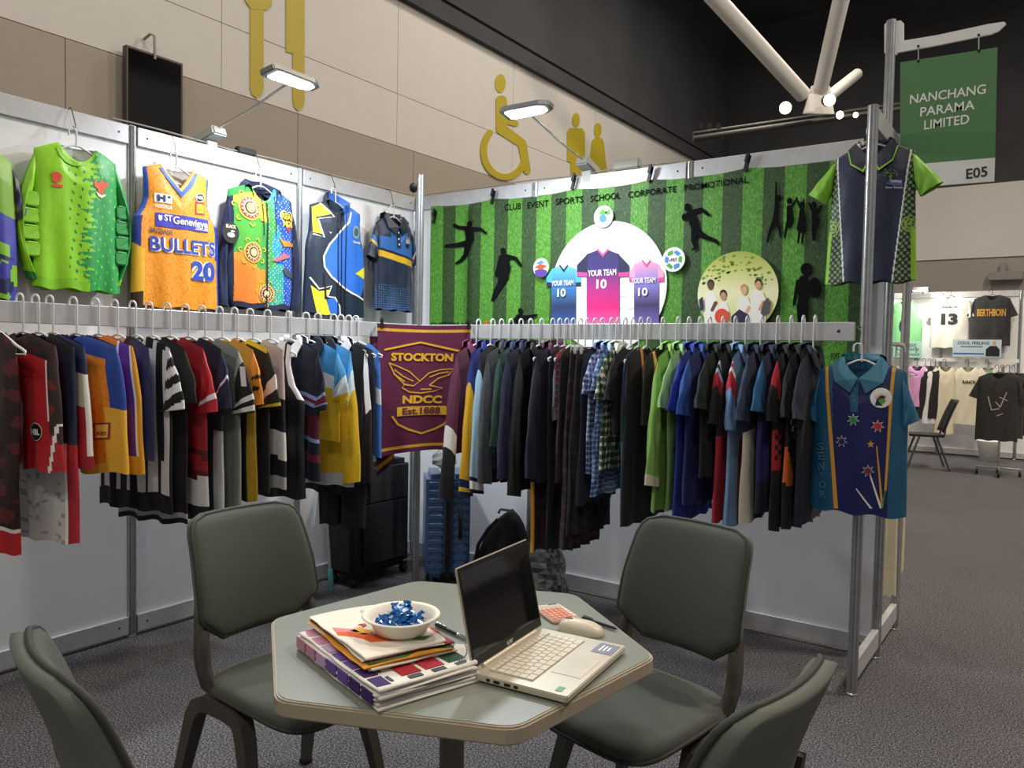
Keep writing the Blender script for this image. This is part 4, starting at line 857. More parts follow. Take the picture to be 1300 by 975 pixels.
# green goalkeeper jersey
d = Disp('goalkeeper_jersey', 'lime and green long sleeve goalkeeper jersey with padded elbows', 'jersey', 97, 186)
d.c = Cloth(d.o, .635, [(0, .175), (.1, .18), (.35, .182), (.7, .18), (1, .19)], drop=.045, nw=.078, fd=.07, bd=.005, t=.045, wave=.007, k=32, seed=11)
LIME, GRE = '#8bcb17', '#1e9242'
jag = lambda x, z: .035+.028*np.sin(95*z)*np.sin(41*z+1)+.02*np.sin(230*z)+.10*(z+.32)
d.c.build((LIME, [(lambda x, z, s, v, f: f & (x > jag(x, z)) , GRE), (lambda x, z, s, v, f: f & (x > -.05) & (np.sin(140*x+60*z)*np.sin(90*z-50*x) > .72) & (x < .09), '#217a35'), (lambda x, z, s, v, f: f & (x > .05) & (np.sin(170*x+40*z)*np.sin(70*z-60*x) > .86), '#7cc42a'),
    (lambda x, z, s, v, f: f & (v > .93) & (x < .03), '#7dc016'), (lambda x, z, s, v, f: ~f & (v < .2), '#c9cec0')]), SAT, 90, 110)
ring = polys(*[[d.L(*p) for p in q] for q in ([(68, 188), (70.5, 198), (78, 207), (90, 212.5), (104, 211), (114, 204), (120, 193), (117, 191), (110, 200), (102, 205), (92, 206.5), (82, 202), (76, 195), (73, 185)],)])
d.put('neck_band', ring, ink('lime', '#7fc01a'), .004)
for sg in (-1, 1):
    base = LIME if sg < 0 else '#1f8f40'
    k = 1 if sg < 0 else .92
    tubeloft('sleeve', (sg*.165, -.04), (sg*.172, -.2), (sg*.205*k, -.6), (sg*.165, -.6), .03, (base, [(lambda a, b, x, z: a > .955, '#1d7a35' if sg < 0 else '#7fc71a'), (lambda a, b, x, z: (a < .9) & (b < .05), '#5aa81a')]), SAT, d.o, n=14, rows=34, bow=sg*.062, seed=4)
    for i in range(4):
        a = .4+.125*i; z = -.04-.56*a; xo = sg*(.165+.04*a*k+.062*math.sin(PI*a))-sg*.004; xi = xo-sg*(.088-.010*abs(i-1.5))
        xo -= sg*.006; pw = abs(xo-xi)/2
        mb = MB(); mb.prism(rounded_rect(pw, .0325, .016), -.008, .008, lambda a_, b_, t_: ((xo+xi)/2+a_-sg*(i-1.5)*.0*b_, -.029+t_+.35*a_*a_/pw*1.2, z+b_)); o = mb.build('elbow_pad', mat('pad_'+('lime' if sg < 0 else 'green'), '#82c31a' if sg < 0 else '#1f8a3e', rough=.6), d.o, .006, 3)
d.put('crest', d.P([(60, 221), (64, 219), (68, 220), (73, 224), (72, 231), (66, 234), (61, 231)], [(61, 234.5), (74, 236), (74, 240), (61, 238)]), ORN)
d.put('emblem', d.P([(112, 229), (117, 234), (120, 232), (123, 230), (126, 233), (129, 234), (132, 231.5), (131, 239), (127, 241), (126, 246), (123, 249), (119, 247), (117, 241), (113, 238)]), ORN)
d.put('ribbon', d.P([(115, 244), (119, 247), (123, 249.5), (127, 247.5), (128, 250), (123, 252.5), (118, 250)]), WH, .0045)
d.put('size_label', d.P([(88, 199), (100, 200), (100, 204), (88, 203)]), BK, -.05) if False else None
d.hang('white plastic hanger under the goalkeeper jersey', .06, H)
# orange basketball singlet
d = Disp('basketball_singlet', 'orange basketball singlet with blue trim and white outlined lettering', 'singlet', 224, 213)
wv_ = .225
d.c = Cloth(d.o, .69, [(0, .175), (.1, .17), (.22, .17), (.3, .19), (.36, .22), (.42, .228), (.7, .23), (1, .235)], drop=.03, nw=.085, fd=.105, bd=.01, vneck=True, t=.045, wave=.006, k=28, seed=21)
spk = lambda x, z: np.sin(120*x+5*np.sin(60*z))*np.sin(110*z+5*np.sin(70*x)) > .62
d.c.build(('#e8941e', [(lambda x, z, s, v, f: spk(x, z), '#d8761c'), (lambda x, z, s, v, f: (np.abs(s) > .91) & (v < .4), '#2452b8'), (lambda x, z, s, v, f: (np.abs(s) > .86) & (v >= .36) & (v < .62), '#23368c'), (lambda x, z, s, v, f: (s < -.78) & (v > .55+.25*(s+1)) , '#e9b32e'), (lambda x, z, s, v, f: (s > .9) & (v > .5), '#2a3f9c'), (lambda x, z, s, v, f: (s < -.8) & (v > .9), '#3a2a16'), (lambda x, z, s, v, f: ~f & (v < .25), '#cfc8bc')]), SAT, 90, 100)
vb = [d.L(*p) for p in ((199, 213), (207, 228), (224.5, 252), (239, 238), (248, 222), (244, 221), (235, 234), (224.5, 245), (211, 226), (203, 213))]
d.put('neck_trim', polys(vb), ink('trim_blue', '#2452b8'), .004)
d.put('logo_block', d.P([(191, 245.5), (212, 249), (212, 260), (191, 257)]), WH); d.put('logo_mark', d.P([(194, 247.5), (197, 248), (197, 250.5), (201, 251), (201, 248.5), (204, 249), (204, 257.5), (201, 257), (201, 254), (197, 253.5), (197, 256.5), (194, 256)], [(206.5, 250), (210, 250.5), (210, 253), (206.5, 252.5)]), ink('navy2', '#1c2a5c'), .0045)
d.text('HOSTPLUS', 191.5, 262, 212, 265, 4.5, WH)
d.put('league_badge', d.P(circle(248.5, 252, 6.5, 5.6)), WH); d.put('league_badge', d.P(circle(248.5, 252, 5.6, 4.7)), BK, .0042); d.text('NBL', 243.5, 251.5, 253.5, 252.7, 4, WH, .02, .0055)
d.put('sponsor_patch', d.P([(242, 257), (254.5, 258.5), (254, 274), (242, 272.5)]), RD); d.put('sponsor_patch', d.P([(243.5, 260), (253, 261), (253, 272), (243.5, 271)]), YL, .0042); d.text("JACK'S", 244.5, 267, 252, 268, 3.6, RD, .02, .0055)
d.put('sponsor_bar', d.P([(192, 270), (259, 280), (258.5, 296.5), (192, 287.5)]), ink('bar_blue', '#3434a8')); d.text('ST', 202, 277, 212, 278.5, 8, WH, .02, .0055); d.text('Genevieve', 213, 280, 257.5, 286.5, 9.5, WH, .02, .0055); d.text('.com.au', 241, 290.8, 257.5, 293, 3.4, WH, .01, .0055); d.put('shield', d.P([(195, 273.5), (199.5, 274.5), (199.5, 279), (197, 281.5), (195, 279)]), WH, .0055)
d.text('BRISBANE', 185, 292, 212.5, 296.5, 6.5, ink('dark_navy', '#26314e'), .01)
for off, m_, bo, dx in ((.0038, WH, .06, .9), (.0058, ink('bullet_blue', '#2c44a6'), .018, 0)): d.text('BULLETS', 185+dx, 309+dx, 268+dx, 317.5+dx, 18+bo*14, m_, bo, off)
for off, m_, bo in ((.0038, WH, .1), (.0058, ink('bullet_blue', '#2c44a6'), .045)): d.text('20', 236, 343.5, 268, 346.5, 24+bo*20, m_, bo, off)
d.hang('white plastic hanger under the orange basketball singlet', .06, H)
# art print hoodie
d = Disp('zip_hoodie', 'navy zip hoodie with colourful dot art panels', 'hoodie', 331, 237)
d.c = Cloth(d.o, .665, [(0, .205), (.1, .212), (.35, .215), (.8, .215), (.93, .205), (1, .19)], drop=.05, nw=.075, fd=.08, bd=.01, t=.05, wave=.006, k=26, seed=31)
def grd(lo, hi): return lambda x, z, s, v, f: f & (v > lo) & (v <= hi)
HR = [(lambda x, z, s, v, f: f & (x < .16), '#3f9a45')]
rot_ = lambda x, z: z+.5*x
HR += [(lambda x, z, s, v, f: f & (x < .0+.02*np.sin(30*z)) & (rot_(x, z) > -.2), '#c9b23a'), (lambda x, z, s, v, f: f & (x < -.02) & (rot_(x, z) < -.2) & (rot_(x, z) > -.42), '#4ea23c'), (lambda x, z, s, v, f: f & (x < 0) & (rot_(x, z) <= -.45+.02*np.sin(40*x)), '#df8a2a'), (lambda x, z, s, v, f: f & (x < -.06) & (rot_(x, z) <= -.5), '#e07a26'),
       (lambda x, z, s, v, f: f & (x > .06+.02*np.sin(25*z)), '#2c8fb8'), (lambda x, z, s, v, f: f & (x > .085+.025*np.sin(19*z+1)), '#1c4fc0'), (lambda x, z, s, v, f: f & (x > .02) & (x < .12) & (v > .62), '#2f9f8a'),
       (lambda x, z, s, v, f: f & (x > .0) & (np.sin(240*x)*np.sin(240*z) > .8), '#cfe6d8'), (lambda x, z, s, v, f: (v > .95) | ~f | (np.abs(x) > .185), '#1c2340'), (lambda x, z, s, v, f: f & (s < -.3) & (v < .06), '#2f8a3a')]
d.c.build(('#1c2340', HR), FAB, 100, 110)
for sg in (-1, 1): tubeloft('sleeve', (sg*.195, -.05), (sg*.2, -.23), (sg*.275, -.655), (sg*.2, -.665), .035, ('#1d2648', [(lambda a, b, x, z: a > .95, '#151c36')]), FAB, d.o, n=12, rows=30, bow=sg*.02, seed=6)
AR, AY, AC = ink('art_red', '#a33a34'), ink('art_yellow', '#e6b53a'), ink('art_cream', '#f0e3b8')
def medallion(px, py, r):
    c_ = d.L(px, py)
    for i, (k, m_) in enumerate(((1, AY), (.86, AR), (.62, AC), (.52, BK), (.4, AY), (.26, AC))): d.put('dot_ring', polys(circle(c_[0], c_[1], r*k, n=26)), m_, .003+.0006*i)
    sp_ = [circle(c_[0]+r*.74*math.cos(a), c_[1]+r*.74*math.sin(a), r*.06, n=6) for a in np.arange(0, 6.28, .42)]
    q = d.put('dots', polys(*sp_), AC, .0068); q['kind'] = 'stuff'
    ar = []
    for a in np.arange(.3, 6.3, .9):
        cc = (c_[0]+r*1.28*math.cos(a), c_[1]+r*1.28*math.sin(a)); ar.append([(cc[0]+r*.22*math.cos(t_), cc[1]+r*.22*math.sin(t_)) for t_ in np.linspace(a-2, a+2, 10)]+[(cc[0]+r*.13*math.cos(t_), cc[1]+r*.13*math.sin(t_)) for t_ in np.linspace(a+2, a-2, 10)])
    q = d.put('petal_arc', polys(*ar), AY, .0045); q['kind'] = 'stuff'
medallion(311, 264.5, .066); medallion(314, 321, .056); medallion(331, 373, .05)
d.put('zip', d.P([(331.3, 258), (333.3, 258), (332.3, 396), (330.3, 396)]), BK, .006)
for x0 in (327, 343): o = MB().tube([d.c.fmap(.008)(*[np.array([q]) for q in d.L(x0, y_)])[0] for y_ in (250, 270, 290, 300)], .0025, 5).build('drawstring', BK, d.o)
c_ = d.L(358, 278); hs = [(math.sin(t_)**3*.045+c_[0], (.8*math.cos(t_)-.3*math.cos(2*t_)-.12*math.cos(3*t_)-.06*math.cos(4*t_))*.048+c_[1]) for t_ in np.linspace(0, 6.28, 30)]
d.put('heart_outline', polys([((a-c_[0])*1.16+c_[0], (b-c_[1])*1.16+c_[1]) for a, b in hs]), AC, .0035); d.put('heart', polys(hs), BK, .0045); d.text('REAL', 350, 274, 366.5, 278, 8, AY, .05, .006); d.text('MOB', 352, 284, 366, 287, 8, AY, .05, .006); d.put('heart_tip', d.P([(356, 290), (363, 291), (358, 296)]), RD, .0055)
d.put('bird', d.P([(346, 301), (352, 306), (358, 307), (365, 310), (372, 309), (369, 314), (360, 314), (353, 314)]), ink('bird_orange', '#d9892e'), .005)
d.put('dolphin', d.P([(336, 331), (345, 328), (353, 321), (358, 325), (361, 323), (360, 328), (352, 330), (344, 333)]), ink('dusk_pink', '#b56a78'), .005)
d.put('shark', d.P([(351, 341), (359, 342), (361, 346), (368, 348), (366, 352), (369, 357), (362, 354), (355, 350)]), ink('slate', '#3c4752'), .005)
d.put('round_badge', d.P(circle(374, 315, 6, 14)), WH, .012); d.put('round_badge', d.P(circle(374, 315, 4, 9)), RD, .0135)
sc = d.L(287, 296); o = decal('sleeve_badge', polys(circle(sc[0]+.0, sc[1], .05, .055)), lambda x, z: np.stack([x, np.full_like(x, -.042), z], 1), BK, d.o)
decal('lettering', text_polys('BLACK', sc[0], sc[1]+.032, .06, .018, .04), lambda x, z: np.stack([x, np.full_like(x, -.0435), z], 1), AC, d.o)
decal('sleeve_badge_mark', polys(circle(sc[0], sc[1]-.012, .022, .012), circle(sc[0]+.01, sc[1]+.008, .012, .005)), lambda x, z: np.stack([x, np.full_like(x, -.0435), z], 1), AC, d.o)
def hood(par, col, w=.09, hh=.05):
    V = []; F = []; n = 16
    for i in range(n+1):
        a = PI*i/n; cx = math.cos(a)
        for j, (kx, yy, zz_) in enumerate(((.8, 0, -.03), (1.0, .01, hh*.5), (1.12, .03, hh), (1.3, .055, hh*.6), (1.35, .06, -.05))):
            s_ = math.sin(a); V.append((cx*w*kx, -.045+yy*.3+.085*s_*(1+.2*j), zz_*(.5+.5*s_)-(.075 if j == 0 else .05 if j == 4 else .03)*(1-s_)))
    for i in range(n):
        for j in range(4): a = 5*i+j; F.append((a, a+1, a+6, a+5))
    return pyobj('hood', V, F, FAB, par, True, np.tile(lin(col), (len(F), 1)))
hood(d.o, '#1c2340', .088, .05)
d.hang('white plastic hanger under the dot art hoodie', .065, H)
# softshell vest
d = Disp('zip_vest', 'navy and blue zip vest with white outlined yellow flashes', 'vest', 426, 258)
d.c = Cloth(d.o, .67, [(0, .2), (.1, .195), (.25, .2), (.33, .215), (.4, .222), (1, .235)], drop=.04, nw=.07, fd=.05, bd=.01, t=.05, wave=.005, k=24, seed=41)
d.c.build('#1b2a3e', SAT, 60, 80)
VBL = ink('vest_blue', '#2b6ed2'); VY = ink('vest_yellow', '#e8e02a')
d.put('blue_panel', d.P([(432, 262), (441, 258), (456, 276), (458, 330), (459, 362), (452, 378), (440, 371), (423, 360), (413, 351), (406, 338), (405, 326), (411, 312), (421, 298), (431, 286)]), VBL, .003)
def line(pts, w, m_, off):
    for a, b in zip(pts[:-1], pts[1:]): pass
    o_ = []
    for i, p in enumerate(pts):
        q0 = pts[max(i-1, 0)]; q1 = pts[min(i+1, len(pts)-1)]; dx, dy = q1[0]-q0[0], q1[1]-q0[1]; l = math.hypot(dx, dy) or 1; o_.append((p, (-dy/l*w/2, dx/l*w/2)))
    d.put('outline', d.P([(p[0]+n_[0], p[1]+n_[1]) for p, n_ in o_]+[(p[0]-n_[0], p[1]-n_[1]) for p, n_ in o_[::-1]]), m_, off)
line([(441, 270), (436, 283), (422, 297), (411, 311), (404.5, 326), (405.5, 339), (413, 352), (424, 362), (440, 372.5), (457, 381)], 2.2, WH, .0045)
d.put('yellow_flash', d.P([(394, 263), (405, 258), (416, 272), (397, 276), (404, 298), (394, 295)]), VY, .004)
line([(403, 258), (418, 276), (399, 278), (405, 302), (394, 297)], 1.8, WH, .0048)
d.put('yellow_flash', d.P([(391, 362), (399, 370), (411, 368), (406, 378), (410, 393), (413, 402), (397, 402)]), VY, .004); line([(390, 352), (399, 367), (413, 363.5), (408, 377)], 1.8, WH, .0048)
d.put('yellow_flash', d.P([(444, 348), (459, 339), (460, 356)]), VY, .0045); d.put('blue_panel', d.P([(408, 380), (417, 378), (423, 390), (423, 402), (413, 402), (409, 391)]), VBL, .0035)
line([(409, 377), (417, 378), (423, 389), (423.5, 401)], 1.5, WH, .0048)
for x0 in (420.5, 425, 431): line([(x0+4 if x0 < 431 else x0+3, 272), (x0+1, 290), (x0, 330), (x0, 403)], 1.2, BK, .006)
line([(405.5, 348), (405.5, 380)], 2.2, BK, .006)
d.put('crest', d.P(circle(446, 295.5, 6, 8.5)), ink('crest_grey', '#7f97a0'), .005); d.put('crest_ring', d.P(circle(446, 295.5, 3.6, 5)), ink('crest_teal', '#3f5a66'), .006)
d.text('TEAM', 440, 307.5, 452, 309.5, 2.6, WH, .01, .006); d.put('swoosh', d.P([(410, 294), (412, 296), (414, 295), (412, 297.5)]), WH, .006)
def stand_collar(par, c1, c2, nw=.075, hh=.075):
    for sg, col in ((-1, c1), (1, c2)):
        V = []; F = []
        for i in range(9):
            a = PI/2*i/8; x = sg*nw*math.cos(a)*1.05; y = .045*math.sin(a)*1.3-.03*(1-math.sin(a))-.0
            zb = -.045*(1-math.sin(a))*1.0; 
            xx = sg*(nw*math.sin(a)*.0)
            V += [(x*(.3+.7*math.sin(a)) if False else x, y, zb), (x*1.02, y-.012*(1-i/8), zb+hh*(.7+.3*i/8)), (x*1.1, y+.01, zb+hh*.6), (x*1.15, y+.012, zb-.015)]
        # front wing opening towards the zip
        for i in range(8):
            for j in range(3): a = 4*i+j; F.append((a, a+1, a+5, a+4))
        k = len(V); V += [(sg*.012, -.062, -.075), (sg*.03, -.066, -.02)]; F.append((0, 1, k+1, k))
        pyobj('collar', V, F, SAT, par, True, np.tile(lin(col), (len(F), 1)))
stand_collar(d.o, '#1b2a3e', '#2b63be')
d.hang('white plastic hanger under the blue zip vest', .07, H)
# small navy polo in the corner
d = Disp('short_sleeve_polo', 'navy and mid blue polo with yellow chest band and dotted hem', 'shirt', 500, 276)
d.c = Cloth(d.o, .605, [(0, .165), (.1, .17), (.35, .172), (1, .185)], drop=.06, nw=.07, fd=.07, bd=.005, t=.045, wave=.005, k=30, seed=51)
sl_ = lambda x, z: z+.14*x
d.c.build(('#1d2740', [(lambda x, z, s, v, f: f & (sl_(x, z) > -.245), '#2f65ae'), (lambda x, z, s, v, f: f & (s < -.55+.9*v) & (sl_(x, z) > -.245) & (x < -.03) & (z > -.14), '#1d2740'), (lambda x, z, s, v, f: f & (x > .09) & (z > -.14) & (z > -.3+1.2*(.18-x)), '#1d2740'), (lambda x, z, s, v, f: f & (sl_(x, z) <= -.235) & (sl_(x, z) > -.25), '#10151f'), (lambda x, z, s, v, f: f & (sl_(x, z) <= -.25) & (sl_(x, z) > -.29), '#dcae2c'),
     (lambda x, z, s, v, f: f & (v > .72) & (np.sin(210*(x+z))*np.sin(210*(x-z)) > 1.9-2.*v), '#4a6a9c')]), SAT, 90, 130)
for sg in (-1, 1): tubeloft('sleeve', (sg*.155, -.055), (sg*.165, -.22), (sg*.235, -.27), (sg*.15, -.31), .035, bands('#1b243c', (.35, .5, '#2f65ae'), (.5, .55, '#dcae2c')), SAT, d.o, seed=8)
collar(d.o, .07, .07, .045, '#161d30', SAT, .06)
d.put('placket', d.P([(498, 292), (502, 293), (502, 316), (498, 315)]), ink('placket_navy', '#161d30'), .004)
for y_ in (296, 304, 311): d.put('button', d.P(circle(500, y_, .9, 1.2, n=10)), WH, .006)
d.put('crest', d.P([(508, 306), (510, 301), (511, 306), (513, 301), (514, 307), (514, 313), (511, 316), (508, 312)]), ink('crest_silver', '#a8b0a6'), .005); d.put('crest_base', d.P([(508, 310), (514, 310.5), (513.5, 314), (511, 316), (508.5, 313)]), BK, .006)
d.hang('white plastic hanger under the navy and blue polo', .06, H)
# norfolk school polo behind the end post
d = Disp('school_polo', 'navy school polo with lime sleeves and dotted side panels', 'shirt', 1110, 184, 'B', -.27)
d.c = Cloth(d.o, .605, [(0, .165), (.1, .17), (.35, .172), (1, .188)], drop=.05, nw=.062, fd=.075, bd=.0, t=.045, wave=.004, k=30, seed=61)
side = lambda x, z: np.abs(x) > .115+.10*np.sin(np.clip((z+.1)/.5*2.2, -3.1, 3.1))*0+.075*(z+.22)*-1*0+.148-.115+.10*np.clip(z+.02, -.7, 0)*.9
d.c.build(('#1c2540', [(lambda x, z, s, v, f: side(x, z), '#16202a'), (lambda x, z, s, v, f: side(x, z) & (np.sin(250*x+2*np.sin(20*z))*np.sin(230*z) > .15), '#7c9a5c'), (lambda x, z, s, v, f: side(x, z) & (np.hypot(np.abs(x)-.16, z+.36) < .035) & (np.sin(420*np.hypot(np.abs(x)-.16, z+.36)) > 0), '#8ab23a'), (lambda x, z, s, v, f: (np.abs(s) > .9) & (v > .6), '#84bf2c'),
   (lambda x, z, s, v, f: f & side(x, z) & ~side(np.abs(x)-.006, z), '#dfe4e0')]), SAT, 110, 140)
for sg in (-1, 1): tubeloft('sleeve', (sg*.15, -.045), (sg*.168, -.19), (sg*.275, -.19), (sg*.19, -.245), .035, '#79b52a', SAT, d.o, seed=9)
collar(d.o, .062, .075, .045, '#1a2238', SAT, .065, edge=ink('lime2', '#8cc63a'))
v_, f_ = text_polys('NORFOLK', 0, 0, .072, .014, .03)
pyobj('lettering', [(.0745+.55*a*.62+b*.8*.3, -.0465, -.055+a*.78+b*.6) for a, b in v_], f_, WH, d.o)
d.put('placket', d.P([(1107, 205), (1112, 205), (1112, 232), (1107, 232)]), ink('placket_navy', '#161d30'), .004)
for y_ in (212, 219, 226): d.put('button', d.P(circle(1110, y_, 1.4, 1.7, n=10)), WH, .006)
d.put('tree_crest', d.P(*([circle(1133+random.uniform(-9, 9), 222+random.uniform(-5, 5), .9, .8, n=6) for _ in range(34)]+[[(1132, 226), (1134, 226), (1135, 236), (1131, 236)]])), ink('olive', '#6f8f3a'), .005)['kind'] = 'stuff'
d.put('crest_hill', d.P([(1128, 234), (1140, 231), (1148, 234), (1146, 236), (1128, 237)]), ink('crest_blue', '#4a5c9a'), .0055); d.text('NORFOLK', 1134, 232.5, 1147, 232.5, 3, WH, .02, .007); d.text('VILLAGE', 1133, 236.5, 1148, 236.5, 3, ink('lilac', '#6a7ab8'), .02, .007); d.text('State School', 1127, 240.3, 1148, 240, 2.8, WH, .0, .007)
d.hang('white plastic hanger under the lime sleeved school polo', .07, None)
o = MB().tube([(3.0, -.27, H-.08), (2.985, -.27, H-.1), (d.loc[0]+.002, -.27, d.loc[2]+.088)], .003).build('wire_hook', WIRE); tag(o, 'thin black wire holding the lime sleeved school polo to the frame', 'hook')
# teal and navy polo hanging at the end of the rail
d = Disp('school_polo', 'teal and navy polo with stars, gold stripes and round badge', 'shirt', 1094, 458, 'B', -.575)
d.c = Cloth(d.o, .625, [(0, .17), (.1, .176), (.35, .18), (1, .188)], drop=.045, nw=.068, fd=.075, bd=.0, t=.05, wave=.005, k=26, seed=71)
d.c.build(('#10175a', [(lambda x, z, s, v, f: x < -.105+.05*(-z-.02)*.9, '#1a5577'), (lambda x, z, s, v, f: x > .122, '#1a5a7c'), (lambda x, z, s, v, f: ~f, '#1a5577')]), SAT, 80, 100)
GOLD = ink('gold', '#d39a3c')
d.put('gold_stripe', d.P([(1049, 463), (1053, 463), (1068, 643), (1062.5, 643)]), GOLD, .004); d.put('gold_stripe', d.P([(1134, 464), (1138.5, 464), (1128, 622), (1125, 622)]), GOLD, .004)
for sg in (-1, 1): tubeloft('sleeve', (sg*.152, -.04), (sg*.168, -.2), (sg*.222, -.23), (sg*.15, -.27), .04, '#1b5f80', SAT, d.o, seed=10)
collar(d.o, .068, .075, .05, '#22687e', SAT, .07)
d.put('placket', d.P([(1083, 480), (1093, 481), (1093, 523), (1083, 522)]), ink('placket_teal', '#1d5a80'), .004)
for y_ in (493, 508): d.put('button', d.P(circle(1088, y_, 1.1, 1.3, n=10)), ink('dull_teal', '#3c7a94'), .006)
def star(px, py, r, m_, n=7, k=.5, off=.006):
    return d.put('star', d.P([(px+(r if i % 2 == 0 else r*k)*math.sin(PI*i/n), py-(r if i % 2 == 0 else r*k)*math.cos(PI*i/n)) for i in range(2*n)]), m_, off)
for px, py, r, c_ in ((1087, 532, 8.3, 'g'), (1117.5, 540, 8.5, 'r'), (1072, 559, 7.8, 'n'), (1105.5, 596, 8, 'm')):
    star(px, py, r, WH, 7, .5, .005); star(px, py, r*.84, {'g': ink('star_green', '#2f8a5c'), 'r': RD, 'n': ink('star_navy', '#141a5c'), 'm': ink('star_maroon', '#7a2440')}[c_], 7, .5, .0065)
star(1109, 562.5, 5, GOLD, 5, .45)
c_ = (1121.5, 504.5); d.put('round_badge', d.P(circle(*c_, 13.5, 12.6)), WH, .005)
for k in range(9):
    a = PI*1.1+k*.25+.15; d.put('sun_ray', d.P([(c_[0]+5*math.cos(a-.15), c_[1]+4+4*math.sin(a-.15)), (c_[0]+11*math.cos(a), c_[1]+3+10*math.sin(a)), (c_[0]+5*math.cos(a+.15), c_[1]+4+4*math.sin(a+.15))]), ORN if k % 2 else GOLD, .0058)
d.put('badge_hill', d.P(circle(c_[0], c_[1]+3.5, 5.5, 4.2)), ink('badge_green', '#5c9a3a'), .0063); d.put('badge_tree', d.P(circle(c_[0]+1.5, c_[1]-1, 3.6, 2), [(1121, 503), (1124, 503), (1118, 508), (1124, 514), (1114, 514), (1116, 507)]), NVY, .0068)
OUT = ink('outline_blue', '#6f9fc4')
for ch, px, py in zip('SENIOR', (1044.5, 1045, 1045.5, 1046.5, 1047, 1048), (566, 578, 591, 603, 614, 626)): k_ = 1.3 if ch == 'I' else 4.2; d.text(ch, px-k_, py, px+k_, py, 9.5, OUT, .02, .005); d.text(ch, px-k_*.84, py, px+k_*.84, py, 8.4, ink('teal_fill', '#1a5577'), -.012, .0062)
for a, b, m_ in (((1108, 601), (1120.5, 643), WH), ((1116, 565), (1122, 640), GOLD), ((1127, 620), (1121.5, 644), ink('tail_green', '#3f7a4c')), ((1091, 618), (1109, 643), WH)):
    d.put('star_trail', d.P([(a[0]-.8, a[1]), (a[0]+.8, a[1]), (b[0]+2, b[1]), (b[0]-1, b[1])]), m_, .0055)
d.hang('white plastic hanger under the teal and navy polo', .055, None)
o = MB().tube([(2.985, -.53, 1.555), (2.98, -.56, 1.56), (d.loc[0]-.01, -.572, 1.535), (d.loc[0]-.014, -.575, d.loc[2]+.07)], .003).build('wire_hook', WIRE); tag(o, 'dark wire hook holding the teal and navy polo to the end post', 'hook')
# ------------------------------------------------------------------ maroon supporter towel across the corner
p0 = ray(479, 414, 0, RX+.03); p1 = ray(598, 418, 1, RY-.03); p0[2] = p1[2] = 1.572
tw = empty('supporter_towel', (p0[0], p0[1], 1.572), math.atan2(p1[1]-p0[1], p1[0]-p0[0]), 'maroon towel with yellow bird emblem and lettering clipped across the rail corner', 'towel')
TW = math.hypot(p1[0]-p0[0], p1[1]-p0[1]); TH = .74
def twf(u, v):
    """u 0..1 across, v 0..1 down; bottom gathers and the left side folds back"""
    u = np.asarray(u, float); v = np.asarray(v, float)
    x = u*TW-.0*v; x = x+v*(.06-.16*u)*.55
    y = -.02+.018*np.sin(9*u+1)*v+.03*v*(u-.5)-.06*v*(1-u)**2
    z = -TH*v*(1-.03*np.sin(3*u))-.02*np.sin(PI*u)*(1-v)*.4+.02*v*u
    return np.stack([x, y, z], -1)
MAR, GLD = '#5e1c3c', '#d9a326'
nu, nv = 80, 90; U, Vv = np.meshgrid(np.linspace(0, 1, nu+1), np.linspace(0, 1, nv+1)); P = twf(U, Vv)
idx = np.arange((nv+1)*(nu+1)).reshape(nv+1, nu+1); F = np.stack([idx[:-1, :-1], idx[1:, :-1], idx[1:, 1:], idx[:-1, 1:]], -1).reshape(-1, 4)
uc = (U[:-1, :-1]+.5/nu).ravel(); vc = (Vv[:-1, :-1]+.5/nv).ravel(); cols = np.tile(lin(MAR), (len(F), 1)); 
cols[((vc > .035) & (vc < .06)) | ((vc > .94) & (vc < .965))] = lin(GLD)
TWM = mat('terry_towel', rough=.95, attr=True, bump=.5, bscale=260, noise=.12, nscale=200)
pyobj('face', P.reshape(-1, 3), F, TWM, tw, True, cols)
# folded side hanging behind the left edge
V2 = []; F2 = []; c2 = []
for j in range(31):
    v = j/30
    for i in range(13):
        u = i/12; V2.append((.0-.02+(.12*u-.03)*(1-.2*v)+.05*v-.0, .04+.05*u*(1)+.015*math.sin(7*u)*v, -v*(.86-.08*u)-.01))
for j in range(30):
    for i in range(12): F2.append((j*13+i, (j+1)*13+i, (j+1)*13+i+1, j*13+i+1)); c2.append(lin(GLD) if .9 < j/30 < .95 else lin(MAR))
pyobj('folded_side', V2, F2, TWM, tw, True, np.array(c2))
GM = mat('towel_gold', '#d9a326', rough=.9, bump=.3, bscale=260)
def tpx(px, py):
    """pixel -> towel (u, v) by search"""
    a = tw.rotation_euler[2]; best = None
    n_ = np.array([-math.sin(a), math.cos(a), 0]); c_ = np.array(tw.location)
    d_ = _f+_r*(px-650)/FPX-_u*(py-487.5)/FPX; t_ = np.dot(c_-n_*.04-CAM, n_)/np.dot(d_, n_); q = CAM+d_*t_-c_
    x = q[0]*math.cos(a)+q[1]*math.sin(a); v = -q[2]/TH; u = (x-.033*v)/(TW-.088*v); return (u*TW, -v*TH)
def tmap(x, z):
    P_ = twf(np.asarray(x)/TW, -np.asarray(z)/TH); P_[:, 1] -= .003; return P_
def tpoly(*ps): return polys(*[[tpx(*q) for q in p] for p in ps])
def ttext(s, x0, y0, x1, y1, h, m_, bold=.03, dy=0):
    a = tpx(x0, y0); b = tpx(x1, y1); k = tpx((x0+x1)/2, (y0+y1)/2-h/2); q = tpx((x0+x1)/2, (y0+y1)/2)
    decal('lettering', text_polys(s, (a[0]+b[0])/2, (a[1]+b[1])/2, math.hypot(b[0]-a[0], b[1]-a[1]), 2*abs(k[1]-q[1]), bold, math.atan2(b[1]-a[1], b[0]-a[0])), (lambda x, z: tmap(x, z)-np.array([0, dy, 0])), m_, tw, .03)
